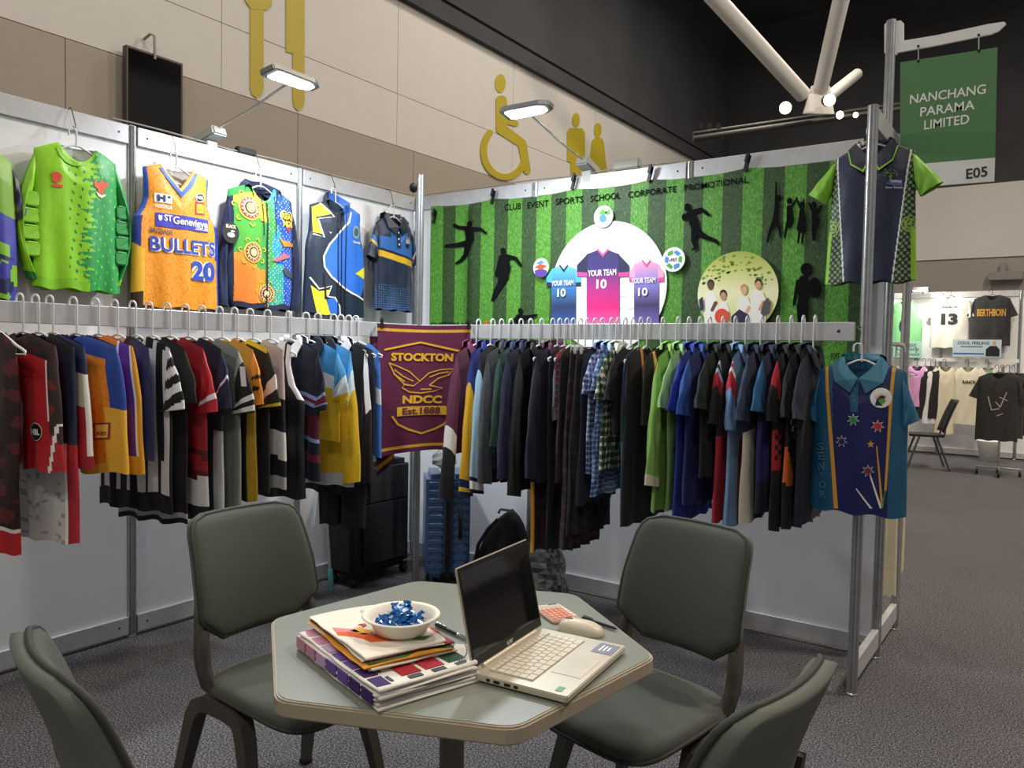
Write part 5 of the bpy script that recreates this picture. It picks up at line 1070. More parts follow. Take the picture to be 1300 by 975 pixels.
def tdec(name, vf, m_=GM, dy=0): decal(name, vf, (lambda x, z: tmap(x, z)-np.array([0, dy, 0])), m_, tw, .03)
ttext('STOCKTON', 496.5, 453, 575.5, 455, 11, GM, .05); ttext('NDCC', 511, 509.5, 561, 511.5, 11, GM, .05)
tdec('date_bar', tpoly([(504, 519), (567, 520), (567, 532), (504, 531)])); ttext('Est.1888', 511, 525, 559, 526, 9, mat('towel_maroon', MAR, rough=.95), .03, .002)
def tline(pts, w):
    o_ = []
    for i, p in enumerate(pts):
        q0 = pts[max(i-1, 0)]; q1 = pts[min(i+1, len(pts)-1)]; dx, dy = q1[0]-q0[0], q1[1]-q0[1]; l = math.hypot(dx, dy) or 1; o_.append((p, (-dy/l*w/2, dx/l*w/2)))
    tdec('outline', tpoly([(p[0]+n_[0], p[1]+n_[1]) for p, n_ in o_]+[(p[0]-n_[0], p[1]-n_[1]) for p, n_ in o_[::-1]]))
tline([(488, 444), (534, 434), (586, 447)], 2.6); tline([(498, 530), (505, 541), (518, 549), (535, 556), (552, 551), (563, 545), (570, 538)], 2.6)
for ln in ([(494, 461), (501, 476), (513, 489), (525, 492), (533, 486), (520, 473), (506, 466), (494, 461)], [(533, 486), (545, 475), (560, 471), (576, 470), (570, 478), (556, 483), (545, 492)], [(525, 492), (513, 490), (511, 494), (520, 500), (534, 502), (550, 500), (562, 496), (545, 492)], [(501, 470), (512, 479), (525, 486)], [(500, 475), (514, 486)], [(545, 481), (558, 476), (570, 474)], [(534, 497), (548, 497)]): tline(ln, 1.5)
for k, u in ((0, .05), (1, .97)):
    P_ = twf(u, .0); c = empty('towel_clip', tuple(Vector(tw.location)+Matrix.Rotation(tw.rotation_euler[2], 3, 'Z') @ Vector(P_)), tw.rotation_euler[2], ['small black clip at the towel corner beside the navy trousers', 'small black clip at the towel corner beside the maroon jumper'][k], 'clip')
    MB().box((0, -.008, .0), (.018, .01, .05)).build('jaw', BLACK, c, .002); MB().tube([(0, .0, .02), (0, .02, .034), (0, .012, .0)], .003).build('spring', BLACK, c)
# ------------------------------------------------------------------ table
TC = (2.515, -2.587); TZ = .74
tb = empty('hexagonal_table', (TC[0], TC[1], 0), math.radians(23.2), 'hexagonal grey topped table with beige edging on a single column', 'table')
def rounded(poly, r, n=4):
    out = []; k = len(poly)
    for i in range(k):
        p0, p, p1 = [np.array(poly[j % k]) for j in (i-1, i, i+1)]; a = p+(p0-p)/np.linalg.norm(p0-p)*r; b = p+(p1-p)/np.linalg.norm(p1-p)*r
        for j in range(n+1): t_ = j/n; out.append(tuple((1-t_)**2*a+2*t_*(1-t_)*p+t_*t_*b))
    return out
hx = [(.48*math.cos(i*PI/3), .48*math.sin(i*PI/3)) for i in range(6)]
hxr = rounded(hx, .035); hxi = rounded([(a*.982, b*.982) for a, b in hx], .034)
MB().prism(hxr, TZ-.036, TZ-.0015).build('edge_band', mat('beige_edge_band', '#a89d88', rough=.45), tb, .004, 2)
MB().prism(hxi, TZ-.02, TZ).build('table_top', mat('grey_green_laminate', '#7e837a', rough=.32, noise=.03, nscale=120), tb)
TM = mat('table_steel', '#77736c', rough=.4, metal=.5)
MB().tube([(0, 0, .03), (0, 0, TZ-.03)], .03, 16).build('column', TM, tb); MB().lathe([(0, 0), (.26, 0), (.26, .012), (.2, .022), (.05, .04), (.035, .06)], n=32).build('base', TM, tb)
MB().box((0, 0, TZ-.045), (.3, .3, .018)).build('mounting_plate', TM, tb, .003)

# ------------------------------------------------------------------ chairs
CF = mat('chair_fabric', '#41463f', rough=.8, bump=.15, bscale=500, noise=.05, nscale=300, sheen=.1); CP = mat('chair_plastic', '#3f3d36', rough=.5); PIPG = mat('chair_piping', '#2e322e', rough=.7)
def chair(loc, th, label):
    c = empty('conference_chair', (loc[0], loc[1], 0), th, label, 'chair', 'conference chairs around the table')
    # cushion outline in (s, b)
    bz, hw = [0, .1, .2, .5, .85, .94, .985, 1], [.125, .172, .212, .208, .196, .185, .160, .13]
    nb, na = 26, 20; V = []; F = []
    def back(s, b, d):
        """s lateral m, b 0..1 up, d forward offset"""
        t_ = .215+.095*b-.02*math.sin(PI*b); z = .56+.355*b; return (-t_+d+.9*s*s, s, z)
    for side_ in (1, -1):
        for i in range(nb+1):
            b = i/nb; w_ = float(np.interp(b, bz, hw))
            for j in range(na+1):
                q = -1+2*j/na; s = w_*q; e = (1-abs(q)**5)*(1-abs(2*b-1)**9); V.append(back(s, b, side_*(.004+.016*max(0, e)**.5)))
    n1 = (nb+1)*(na+1)
    for k in (0, 1):
        for i in range(nb):
            for j in range(na):
                a = k*n1+i*(na+1)+j; f = (a, a+1, a+na+2, a+na+1); F.append(f if k == 0 else f[::-1])
    ring_ = [i for i in range(na+1)]+[i*(na+1)+na for i in range(1, nb+1)]+[nb*(na+1)+j for j in range(na-1, -1, -1)]+[i*(na+1) for i in range(nb-1, 0, -1)]
    for a, b in zip(ring_, ring_[1:]+ring_[:1]): F.append((a, a+n1, b+n1, b))
    pyobj('backrest', V, F, CF, c, True)
    MB().tube([tuple((np.array(V[i])+np.array(V[i+n1]))/2) for i in ring_], .0065, 6, closed=True).build('piping', PIPG, c)
    # rear shell and side uprights
    V = []; F = []
    for i in range(nb+1):
        b = i/nb; w_ = float(np.interp(b, bz, hw))*.97
        for j in range(na+1): s = w_*(-1+2*j/na); V.append(back(s, b, -.028-.006*(1-abs(2*b-1)**6)))
    for i in range(nb):
        for j in range(na): a = i*(na+1)+j; F.append((a, a+na+1, a+na+2, a+1))
    k0 = len(V); ring2 = ring_
    V += [back(V[i][1], (V[i][2]-.56)/.355, -.004) for i in ring2]; m_ = len(ring2)
    for a in range(m_): F.append((ring2[a], ring2[(a+1) % m_], k0+(a+1) % m_, k0+a))
    pyobj('back_shell', V, F, mat('chair_rear_fabric', '#60655e', rough=.8, bump=.15, bscale=500), c, True)
    for sg in (-1, 1):
        prof = [((-.272, .72), (-.285, .72), .170), ((-.242, .645), (-.275, .645), .186), ((-.215, .59), (-.262, .59), .196), ((-.192, .54), (-.245, .535), .2), ((-.175, .49), (-.228, .485), .197), ((-.145, .445), (-.21, .43), .19), ((-.08, .425), (-.17, .405), .17)]
        V = []; F = []
        for (x0, z0), (x1, z1), s in prof:
            e = .9*s*s*(1 if z0 > .57 else .6 if z0 > .5 else .3)
            V += [(x0+e, sg*(s-.012), z0), (x0+e, sg*(s+.008), z0), (x1+e, sg*(s+.008), z1), (x1+e, sg*(s-.012), z1)]
        for i in range(len(prof)-1):
            for j in range(4): a = 4*i+j; b = 4*i+(j+1) % 4; F.append((a, b, b+4, a+4) if sg > 0 else (a, a+4, b+4, b))
        F += [(0, 3, 2, 1), tuple(len(V)-4+i for i in range(4))]
        pyobj('upright', V, F, CP, c, True)
    # seat cushion
    V = []; F = []; nr, ns = 12, 48; idx0 = []
    def seat(r_, a):
        ca, sa = math.cos(a), math.sin(a); e = 2/4.2
        x = .225*math.copysign(abs(ca)**e, ca); y = (.215+.012*x/.2)*math.copysign(abs(sa)**e, sa); return x*r_, y*r_
    rows_ = [(0.02, .462), (.3, .462), (.6, .466), (.85, .47), (.95, .466), (1.0, .452), (1.0, .436), (.96, .424), (.8, .418), (.02, .416)]
    for r_, z in rows_:
        for k in range(ns):
            x, y = seat(r_, 2*PI*k/ns); V.append((x, y, z-.028*max(0, (x-.08)/.14)**2-(.004 if x < -.1 else 0)))
    for i in range(len(rows_)-1):
        for k in range(ns): F.append((i*ns+k, i*ns+(k+1) % ns, (i+1)*ns+(k+1) % ns, (i+1)*ns+k))
    F += [tuple(range(ns))[::-1], tuple(range((len(rows_)-1)*ns, len(rows_)*ns))]
    pyobj('seat', V, F, CF, c, True)
    MB().tube([V[6*ns+k] for k in range(ns)], .006, 6, closed=True).build('piping', PIPG, c)
    MB().prism(rounded([(-.17, -.16), (.12, -.15), (.12, .15), (-.17, .16)], .05), .385, .418).build('seat_pan', CP, c, .008)
    for sg in (-1, 1):
        P = [(-.27, sg*.245, 0), (-.235, sg*.232, .2), (-.2, sg*.215, .36), (-.185, sg*.208, .392), (-.155, sg*.2, .405), (-.08, sg*.195, .402), (-.02, sg*.198, .398), (.01, sg*.203, .38), (.025, sg*.206, .345), (.075, sg*.222, .18), (.12, sg*.238, 0)]
        V = []; F = []
        for i, p in enumerate(P):
            a = np.array(P[max(i-1, 0)]); b = np.array(P[min(i+1, len(P)-1)]); tn = (b-a)/np.linalg.norm(b-a); sd = np.array([0, 1., 0]); up = np.cross(sd, tn); w_ = .014+.008*(p[2]/.4); h_ = .012+.011*(p[2]/.4)
            V += [np.array(p)+sd*x*w_+up*y*h_ for x, y in ((-1, -1), (1, -1), (1, 1), (-1, 1))]
        for i in range(len(P)-1):
            for j in range(4): a = 4*i+j; b = 4*i+(j+1) % 4; F.append((a, a+4, b+4, b))
        F += [(0, 1, 2, 3), tuple(len(V)-1-i for i in range(4))]
        o = pyobj('leg_arch', V, F, CP, c)
        MB().box((-.07, sg*.15, .395), (.12, .12, .02)).build('bracket', CP, c, .004)
        for q in (P[0], P[-1]): MB().box((q[0], q[1], .008), (.034, .034, .016)).build('foot_pad', BLACK, c, .003)
    return c
chair((1.875, -2.515), -.011, 'green grey conference chair with its empty seat beside the folded fabrics')
chair((2.735, -2.055), math.radians(-102), 'green grey conference chair beside the calculator and mouse')
chair((2.40, -3.14), math.radians(76), 'green grey conference chair seen from behind, opposite the banner wall')
chair((3.06, -2.745), math.radians(173), 'green grey conference chair seen from behind, facing the open laptop')

# ------------------------------------------------------------------ laptop
lp = empty('laptop', (2.80, -2.594, TZ), math.radians(6.0), 'open champagne silver laptop with dark screen on the hexagonal table', 'laptop')   # +x towards the user
SIL = mat('champagne_aluminium', '#c6bfae', rough=.35, metal=.35); W2, D2 = .157, .109
MB().prism(rounded([(-D2, -W2), (D2, -W2), (D2, W2), (-D2, W2)], .008), .004, .018).build('base', SIL, lp, .002)
for sx in (-.09, .09):
    for sy in (-.13, .13): MB().box((sx, sy, .002), (.02, .02, .004)).build('rubber_foot', BLACK, lp)
KM = mat('key_silver', '#d4cdbd', rough=.5); KB = mat('key_well', '#9b9484', rough=.6)
MB().box((-.032, 0, .0183), (.102, .262, .0006)).build('keyboard_well', KB, lp)
mb = MB()
for r_, (n, dep) in enumerate(((15, .011), (14, .0155), (14, .0155), (13, .0155), (12, .0155), (9, .0155))):
    x = -.077+.0172*r_-(.002 if r_ == 0 else 0); wd = .256/n
    for k in range(n): mb.box((x, -.128+wd*(k+.5), .0195), (dep, wd-.003, .0022))
o = mb.build('keycaps', KM, lp); o['kind'] = 'stuff'
MB().box((.062, -.012, .0184), (.066, .108, .0008)).build('touchpad', mat('touchpad_silver', '#cfc9b9', rough=.3, metal=.2), lp)
MB().box((.078, .112, .0186), (.048, .06, .0006)).build('spec_sticker', mat('sticker_blue_grey', '#7c7f98', rough=.4), lp)
for k in range(3): MB().box((.068+.009*k, .112, .0191), (.004, .036-.006*k, .0004)).build('sticker_line', LW, lp)
MB().box((.082, -.132, .0186), (.014, .022, .0006)).build('energy_sticker', mat('sticker_green', '#6f9a76', rough=.4), lp); MB().box((.014, .118, .0186), (.01, .01, .0006)).build('fingerprint_key', KB, lp)
for k, (x, l) in enumerate(((-.07, .008), (-.05, .014), (-.025, .014), (-.005, .009))): MB().box((x, -W2-.0002, .011), (l, .002, .0055)).build('port', BLACK, lp)
MB().tube([(-D2+.004, -.12, .021), (-D2+.004, .12, .021)], .0055, 10).build('hinge', mat('hinge_pale', '#d9cdb8', rough=.35, metal=.3), lp)
la = .22; ld = empty('screen_lid', (-D2+.004, 0, .022), parent=lp); ld.rotation_euler = (0, -la, 0)
MB().box((-.004, 0, .107), (.005, 2*W2, .212)).build('lid_shell', SIL, ld, .0018)
MB().box((-.0012, 0, .108), (.001, 2*W2-.006, .206)).build('bezel', BLACK, ld); MB().box((-.0004, 0, .113), (.0008, 2*W2-.018, .178)).build('screen_glass', mat('laptop_glass', '#040405', rough=.06, spec=.7), ld)
v_, f_ = text_polys('acer', 0, 0, .028, .0085, .03); pyobj('logo', [(.0004, a, .0125+b) for a, b in v_], f_, ALU_FLAT, ld)

# ------------------------------------------------------------------ folded fabrics and bowl
CL = mat('folded_cotton', rough=.9, attr=True, bump=.3, bscale=40)
def sheet(par, name, L, D, z0, z1, col, seed, inset=0., wav=.003, edge=None):
    """one folded layer: soft slab with rounded folded long edge"""
    r = np.random.default_rng(seed); ph = r.uniform(0, 6, 6); nx, ny = 22, 14; V = []; F = []; C = []
    sec = [(-1, .5), (-.985, .85), (-.95, 1), (-.6, 1), (-.2, 1), (.2, 1), (.6, 1), (.98, 1), (1, .95), (1, .05), (.98, 0), (.6, 0), (.2, 0), (-.2, 0), (-.6, 0), (-.95, 0), (-.985, .15)]
    for i in range(nx+1):
        x = -L/2+L*i/nx
        for (s, h) in sec:
            y = s*(D/2-inset)+(.004*math.sin(9*x/L+ph[0])+.003*math.sin(23*x/L+ph[1]))*(1 if s > 0 else .3)
            w_ = wav*(math.sin(14*x+ph[2])+math.sin(19*y+ph[3])); V.append((x+.004*math.sin(17*y+ph[4]), y, z0+(z1-z0)*h+w_*(1 if h > .5 else .6)*(z0 > .001)))
    m_ = len(sec)
    for i in range(nx):
        for j in range(m_): F.append((i*m_+j, i*m_+(j+1) % m_, (i+1)*m_+(j+1) % m_, (i+1)*m_+j)); C.append(lin(edge) if edge and 7 <= j <= 9 else lin(col))
    F += [tuple(range(m_))[::-1], tuple(nx*m_+j for j in range(m_))]; C += [lin(edge or col)]*2
    return pyobj(name, V, F, CL, par, True, np.array(C))
fa = math.radians(-17); fb = empty('folded_fabric', (2.505, -2.815, TZ+.001), fa, 'thick folded white fabric bundle printed with red, purple and green swatches', 'fabric')
for k in range(6): sheet(fb, 'fold', .385-.006*(k % 3), .235, .0066*k, .0066*k+.006, ['#d8d4cc', '#c9c5be', '#dedad2', '#bdb9b3', '#e2ded6', '#e6e3dc'][k], 40+k, .003*(k % 2), .0015)
SW = {'p': '#3a2266', 'v': '#6a4a9c', 'l': '#c3a2c8', 'k': '#c88aa4', 'r': '#a81e2e', 'm': '#7a1624', 'g': '#2c4a34'}
def swatch(x0, x1, y0, y1, c_): MB().box(((x0+x1)/2, (y0+y1)/2, .0398), (x1-x0, y1-y0, .0016)).build('swatch', mat('swatch_'+c_, SW[c_], rough=.85), fb)
for i, c_ in enumerate('kklvvpp'): 
    x = -.185+.053*i; swatch(x, x+.044, -.108, -.078, c_)
    MB().box((x+.022, -.1185, .02), (.044, .0025, .024)).build('swatch', mat('swatch_'+c_, SW[c_], rough=.85), fb)
    MB().box((x+.022, -.07, .0402), (.026, .007, .001)).build('swatch_caption', DK, fb)
for i, (x, y, c_) in enumerate(((.04, -.02, 'm'), (.04, .035, 'm'), (.11, -.02, 'r'), (.11, .035, 'r'), (.11, .09, 'g'), (.04, .09, 'g'))): swatch(x-.0, x+.046, y-.022, y+.022, c_)
for i in range(3): MB().box((.17, -.02+.055*i, .0402), (.014, .03, .001)).build('swatch_caption', DK, fb); MB().box((.098, -.02+.055*i, .0402), (.012, .03, .001)).build('swatch_caption', DK, fb)
fs = empty('folded_shirts', (2.463, -2.79, TZ+.0445), math.radians(-19), 'pile of folded white printed shirts with green, orange and red edges', 'shirts')
for k, (c_, e_) in enumerate((('#e3dccb', '#d9d2c0'), ('#dcd4c2', '#cbbf9f'), ('#e8a23a', '#d98a22'), ('#3f6a3c', '#2f5230'), ('#b8404a', '#8c2030'), ('#ece6d8', '#4a2430'), ('#efe9dc', '#efe9dc'))):
    o = sheet(fs, 'folded_shirt', .325-.004*k, .205-.002*k, .003*k, .003*k+.0029, c_, 60+k, .002*(k % 2), .0022, e_); o.rotation_euler = (0, 0, .03*math.sin(2.1*k)); o.location = (.006*math.sin(k), .006*math.cos(1.7*k), 0)
for nm, pl, c_ in (('print_orange', [(-.02, -.09), (.02, -.1), (.07, -.07), (.1, .02), (.06, .0), (.02, -.04)], '#e0662c'), ('print_pink', [(-.05, -.085), (-.02, -.09), (.01, -.045), (-.015, -.05)], '#e58a8c'), ('print_amber', [(-.01, -.06), (.03, -.045), (.02, -.02), (-.02, -.035)], '#eab04a'), ('print_green', [(.105, .03), (.12, .05), (.11, .07), (.1, .05)], '#4c7a3a'), ('print_red', [(-.04, -.03), (-.028, -.022), (-.018, -.03), (-.024, -.016), (-.036, -.014)], '#d8584a')):
    MB().prism(pl, .0228, .0238).build(nm, mat(nm, c_, rough=.85), fs)
v_, f_ = text_polys('One day', -.095, .02, .05, .014, .02, PI/2*0+.2); pyobj('lettering', [(a, b, .0242) for a, b in v_], f_, DK, fs)
bw = empty('paper_bowl', (2.522, -2.778, TZ+.069), 0, 'white paper bowl of blue wrapped sweets on the folded shirts', 'bowl')
MB().lathe([(0, 0), (.052, 0), (.056, .002), (.068, .024), (.075, .036), (.084, .0385), (.0855, .0375), (.0855, .036)], n=40).build('outer_wall', mat('paper_white', '#e9e4d6', rough=.6), bw)
MB().lathe([(.0855, .037), (.084, .0395), (.075, .037), (.067, .024), (.054, .005), (0, .004)], n=40).build('inner_wall', mat('paper_white', '#e9e4d6', rough=.6), bw)
WR = mat('blue_foil_wrapper', '#1766b4', rough=.22, metal=.35, coat=.5); WR2 = mat('silver_print_wrapper', '#c9d6e2', rough=.25, metal=.3)
def candy_mesh(seed):
    r = random.Random(seed); V = []; F = []; n = 8; pr_ = [(-.024, .009), (-.017, .004), (-.013, .008), (-.004, .0105), (.005, .0105), (.013, .008), (.017, .004), (.024, .009)]
    for i, (x, rad) in enumerate(pr_):
        for k in range(n):
            a = 2*PI*k/n; q = rad*(1+r.uniform(-.3, .3)); V.append((x+r.uniform(-.0015, .0015), q*math.cos(a), q*math.sin(a)*(.62 if 1 < i < 6 else .5)))
    for i in range(len(pr_)-1):
        for k in range(n): F.append((i*n+k, i*n+(k+1) % n, (i+1)*n+(k+1) % n, (i+1)*n+k))
    F += [tuple(range(n))[::-1], tuple((len(pr_)-1)*n+k for k in range(n))]
    me = bpy.data.meshes.new('wrapped_sweet'); me.from_pydata(V, [], F); me.materials.append(WR); me.materials.append(WR2)
    for p in me.polygons: p.material_index = 1 if (2*n <= p.index < 5*n and p.index % n in (2,)) else 0
    return me
cm = [candy_mesh(s) for s in range(4)]; rc = random.Random(5)
for k in range(24):
    ring_ = 0 if k < 11 else 1 if k < 19 else 2; a = rc.uniform(0, 6.28) if ring_ == 2 else k*2*PI/(11 if ring_ == 0 else 8)+rc.uniform(-.2, .2); rad = (.036, .024, .010)[ring_]*rc.uniform(.85, 1.1)
    o = link('wrapped_sweet', cm[k % 4], None); o.location = (2.522+rad*math.cos(a), -2.778+rad*math.sin(a), TZ+.069+(.022, .034, .046)[ring_]+rc.uniform(-.002, .002)); o.rotation_euler = (rc.uniform(-.5, .5), rc.uniform(-.5, .5), rc.uniform(0, 6.28)); tag(o, 'blue foil wrapped sweet heaped in the white bowl', 'sweet', 'blue sweets in the bowl')
# ------------------------------------------------------------------ small things on the table
cc = empty('calculator', (2.628, -2.306, TZ), math.radians(-31), 'pink pocket calculator with salmon keys beside the laptop', 'calculator')
PKC = mat('pale_pink_plastic', '#e6bcae', rough=.4)
MB().prism(rounded([(-.06, -.038), (.06, -.038), (.06, .038), (-.06, .038)], .01), 0, .011).build('body', PKC, cc, .003)
MB().box((-.038, 0, .0113), (.022, .06, .0012)).build('display', mat('calculator_display', '#c9c6b8', rough=.2), cc); MB().box((-.054, .016, .0112), (.006, .024, .001)).build('solar_cell', mat('solar_brown', '#4a3a34', rough=.3), cc)
for i in range(5):
    for j in range(5): MB().box((-.016+.0158*i, -.0275+.0138*j, .0125), (.0115, .0105, .003)).build('key', mat('salmon_key', '#e09478', rough=.45) if j not in (4,) else mat('pale_key', '#efd6c6', rough=.45), cc, .001, 1)
ms = empty('computer_mouse', (2.745, -2.378, TZ), math.radians(14), 'beige low profile wireless mouse beside the laptop', 'mouse')
V = []; F = []; n = 28; rows_ = [(1, 0), (1.02, .006), (1.0, .014), (.9, .022), (.65, .029), (.3, .032), (.01, .033)]
for r_, z in rows_:
    for k in range(n): a = 2*PI*k/n; V.append((.056*r_*math.copysign(abs(math.cos(a))**.75, math.cos(a)), .03*r_*math.copysign(abs(math.sin(a))**.75, math.sin(a)), z*(1-.15*math.cos(a)*r_)))
for i in range(len(rows_)-1):
    for k in range(n): F.append((i*n+k, i*n+(k+1) % n, (i+1)*n+(k+1) % n, (i+1)*n+k))
F += [tuple(range(n))[::-1], tuple((len(rows_)-1)*n+k for k in range(n))]
pyobj('shell', V, F, mat('mouse_beige', '#cfc7b3', rough=.4), ms, True); MB().box((-.03, 0, .0335), (.018, .006, .004)).build('scroll_wheel', mat('mouse_grey', '#8d8778', rough=.5), ms, .001)
def pen(name, label, a, b, z, m1, m2):
    a = np.array([*a, z]); b = np.array([*b, z]); t_ = empty(name, tuple(a), 0, label, 'pen'); v = b-a
    MB().tube([(0, 0, 0), tuple(v*.62)], .0045, 8).build('barrel', m1, t_); MB().tube([tuple(v*.62), tuple(v*.93), tuple(v)], [.0046, .0038, .001], 8).build('grip', m2, t_); MB().tube([tuple(v*.02+np.array([0, 0, .007])), tuple(v*.3+np.array([0, 0, .006]))], .0012, 5).build('clip', m2, t_)
pen('ballpoint_pen', 'black and silver ballpoint pen lying behind the open laptop', (2.44, -2.565), (2.575, -2.595), TZ+.006, BLACK, CHROME)
pen('marker_pen', 'black marker pen lying beside the mouse', (2.70, -2.292), (2.81, -2.312), TZ+.006, BLACK, BLACK)
o = MB().prism([(-.03, -.05), (.03, -.05), (.032, .05), (-.028, .05)], 0, .0012).build('paper_card', mat('card_white', '#dcd8ca', rough=.7)); o.location = (2.60, -2.655, TZ+.0005); o.rotation_euler = (0, 0, .5); tag(o, 'small white card lying behind the laptop', 'card')
ch = [(2.655+.05*t_+.012*math.sin(5*t_), -2.72-.09*t_, TZ+.055-.02*t_) for t_ in np.linspace(0, 1, 17)]; mb = MB()
for p in ch: mb.lathe([(0, -.0026), (.0026, 0), (0, .0026)], p, 6)
o = mb.build('bead_chain', CHROME); tag(o, 'short silver bead chain on the swatch printed fabric', 'chain', None, 'stuff')

# ------------------------------------------------------------------ luggage in the corner
def rbox(mb_, x0, x1, y0, y1, z0, z1): mb_.box(((x0+x1)/2, (y0+y1)/2, (z0+z1)/2), (x1-x0, y1-y0, z1-z0)); return mb_
BAGM = mat('black_bag_fabric', '#1b1b1f', rough=.85, bump=.3, bscale=30)
t = empty('soft_suitcase', (.2, -.6, 0), 0, 'tall black soft fabric suitcase standing in the corner on wheels', 'suitcase')
rbox(MB(), -.15, .10, -.22, .28, .06, .74).build('body', BAGM, t, .035, 4); rbox(MB(), .098, .115, -.16, .22, .12, .5).build('front_pocket', BAGM, t, .012, 2)
for x in (-.1, .06):
    for y in (-.19, .25): w_ = MB().lathe([(0, -.014), (.026, -.014), (.03, -.008), (.03, .008), (.026, .014), (0, .014)], (x, y, .03), 16, 'Y').build('wheel', BLACK, t); MB().box((x, y, .062), (.035, .045, .02)).build('caster', BLACK, t, .004)
MB().tube([(-.02, -.226, .45), (-.02, -.25, .5), (-.02, -.25, .6), (-.02, -.226, .65)], .009).build('side_handle', BLACK, t)
CB = mat('blue_polycarbonate', '#3d5f8c', rough=.35, coat=.3, noise=.05, nscale=15); ang = math.radians(-45)
t = empty('hard_suitcase', (.57, -.30, 0), ang, 'blue ribbed hard shell suitcase standing against the banner wall', 'suitcase')       # +x towards the booth
for sg in (-1, 1):
    mb = MB(); rbox(mb, -.17, .17, *sorted((sg*.012, sg*.135)), .05, .68); mb.build('shell', CB, t, .03, 4)
    for k in range(11): z = .11+.05*k; rbox(MB(), .166, .176, *sorted((sg*.03, sg*.12)), z, z+.03).build('rib', CB, t, .004, 1)
rbox(MB(), -.172, .172, -.013, .013, .045, .685).build('zip_band', BLACK, t, .006)
MB().tube([(.175, .07, .3), (.205, .07, .32), (.205, .07, .46), (.175, .07, .48)], .011).build('side_handle', BLACK, t)
for x in (-.13, .13):
    for y in (-.09, .09): MB().lathe([(0, -.012), (.022, -.012), (.025, 0), (.022, .012), (0, .012)], (x, y, .025), 14, 'Y').build('wheel', BLACK, t)
mb = MB(); rr_ = random.Random(3); V = []; F = []; n = 14
for i in range(7):
    for k in range(n): a = 2*PI*k/n; q = .075*math.sin(PI*(i+.6)/7.4)*(1+rr_.uniform(-.25, .25)); V.append((q*math.cos(a), q*math.sin(a), .02*i+rr_.uniform(-.008, .008)))
for i in range(6):
    for k in range(n): F.append((i*n+k, i*n+(k+1) % n, (i+1)*n+(k+1) % n, (i+1)*n+k))
o = pyobj('plastic_bag', V, F, mat('thin_clear_plastic', '#aab0a8', rough=.3, trans=.5)); o.location = (.56, -.31, .69); tag(o, 'crumpled translucent plastic bag on the blue suitcase', 'plastic bag')
t = empty('mop_pole', (.233, -.926, 0), 0, 'slim grey mop pole with teal grips leaning beside the black suitcase', 'pole'); TEAL = mat('teal_plastic', '#5fb0ae', rough=.45)
def mp(z): return (-.06*z, -.045*z, z)
MB().tube([mp(.06), mp(1.25)], .009, 10).build('shaft', mat('pole_grey', '#a9aeb2', rough=.4), t); MB().tube([mp(0.0), mp(.015), mp(.13), mp(.14)], [.006, .014, .016, .011], 10).build('lower_grip', TEAL, t); MB().tube([mp(.44), mp(.45), mp(.54), mp(.55)], [.012, .018, .018, .012], 10).build('clamp', TEAL, t)
t = empty('patterned_bag', (1.23, -.2, 0), .25, 'silver and black geometric panelled bag on the floor by the banner wall', 'bag')
V = []; F = []; C = []; nx, nz = 12, 10; rr_ = random.Random(9)
for i in range(nz+1):
    for k in range(24): a = 2*PI*k/24; q = (1-.35*(i/nz)**2)*(1+.05*math.sin(3*a+i)); V.append((.15*q*math.copysign(abs(math.cos(a))**.7, math.cos(a)), .1*q*math.copysign(abs(math.sin(a))**.7, math.sin(a)), .005+.3*i/nz))
for i in range(nz):
    for k in range(24):
        a, b, c_, d_ = i*24+k, i*24+(k+1) % 24, (i+1)*24+(k+1) % 24, (i+1)*24+k
        tri = ((a, b, c_), (a, c_, d_)) if (i+k) % 2 else ((a, b, d_), (b, c_, d_))
        for q in tri: F.append(q); g_ = rr_.choice((.05, .09, .16, .24, .32)); C.append((g_, g_, g_*1.08))
F.append(tuple(range(nz*24, nz*24+24))); C.append((.03, .03, .03)); F.append(tuple(range(24))[::-1]); C.append((.03, .03, .03))
pyobj('body', V, F, mat('faceted_vinyl', rough=.3, attr=True), t, False, np.array(C))
MB().tube([(-.06, -.04, .29), (-.05, -.05, .36), (.05, -.05, .36), (.06, -.04, .29)], .007).build('handle', BLACK, t)
t = empty('backpack', (.88, -.17, .0), .1, 'black backpack slumped on the floor behind the patterned bag', 'backpack')
V = []; F = []
for i in range(12):
    v = i/11
    for k in range(20): a = 2*PI*k/20; q = math.sin(PI*min(1, .25+.78*v))**.5*(1+.06*math.sin(4*a+3*v)); V.append((.16*q*math.cos(a)+.10*v, .1*q*math.sin(a)+.0*v, .005+.47*v))
for i in range(11):
    for k in range(20): F.append((i*20+k, i*20+(k+1) % 20, (i+1)*20+(k+1) % 20, (i+1)*20+k))
F += [tuple(range(20))[::-1], tuple(11*20+k for k in range(20))]
pyobj('body', V, F, BAGM, t, True); MB().tube([(.05, -.09, .42), (.0, -.12, .36), (-.06, -.13, .26), (-.1, -.11, .12)], .011).build('strap', BLACK, t); MB().tube([(.03, -.05, .45), (.05, -.06, .475), (.13, -.06, .475), (.15, -.05, .45)], .008).build('top_handle', mat('grey_webbing', '#7d7d80', rough=.8), t)

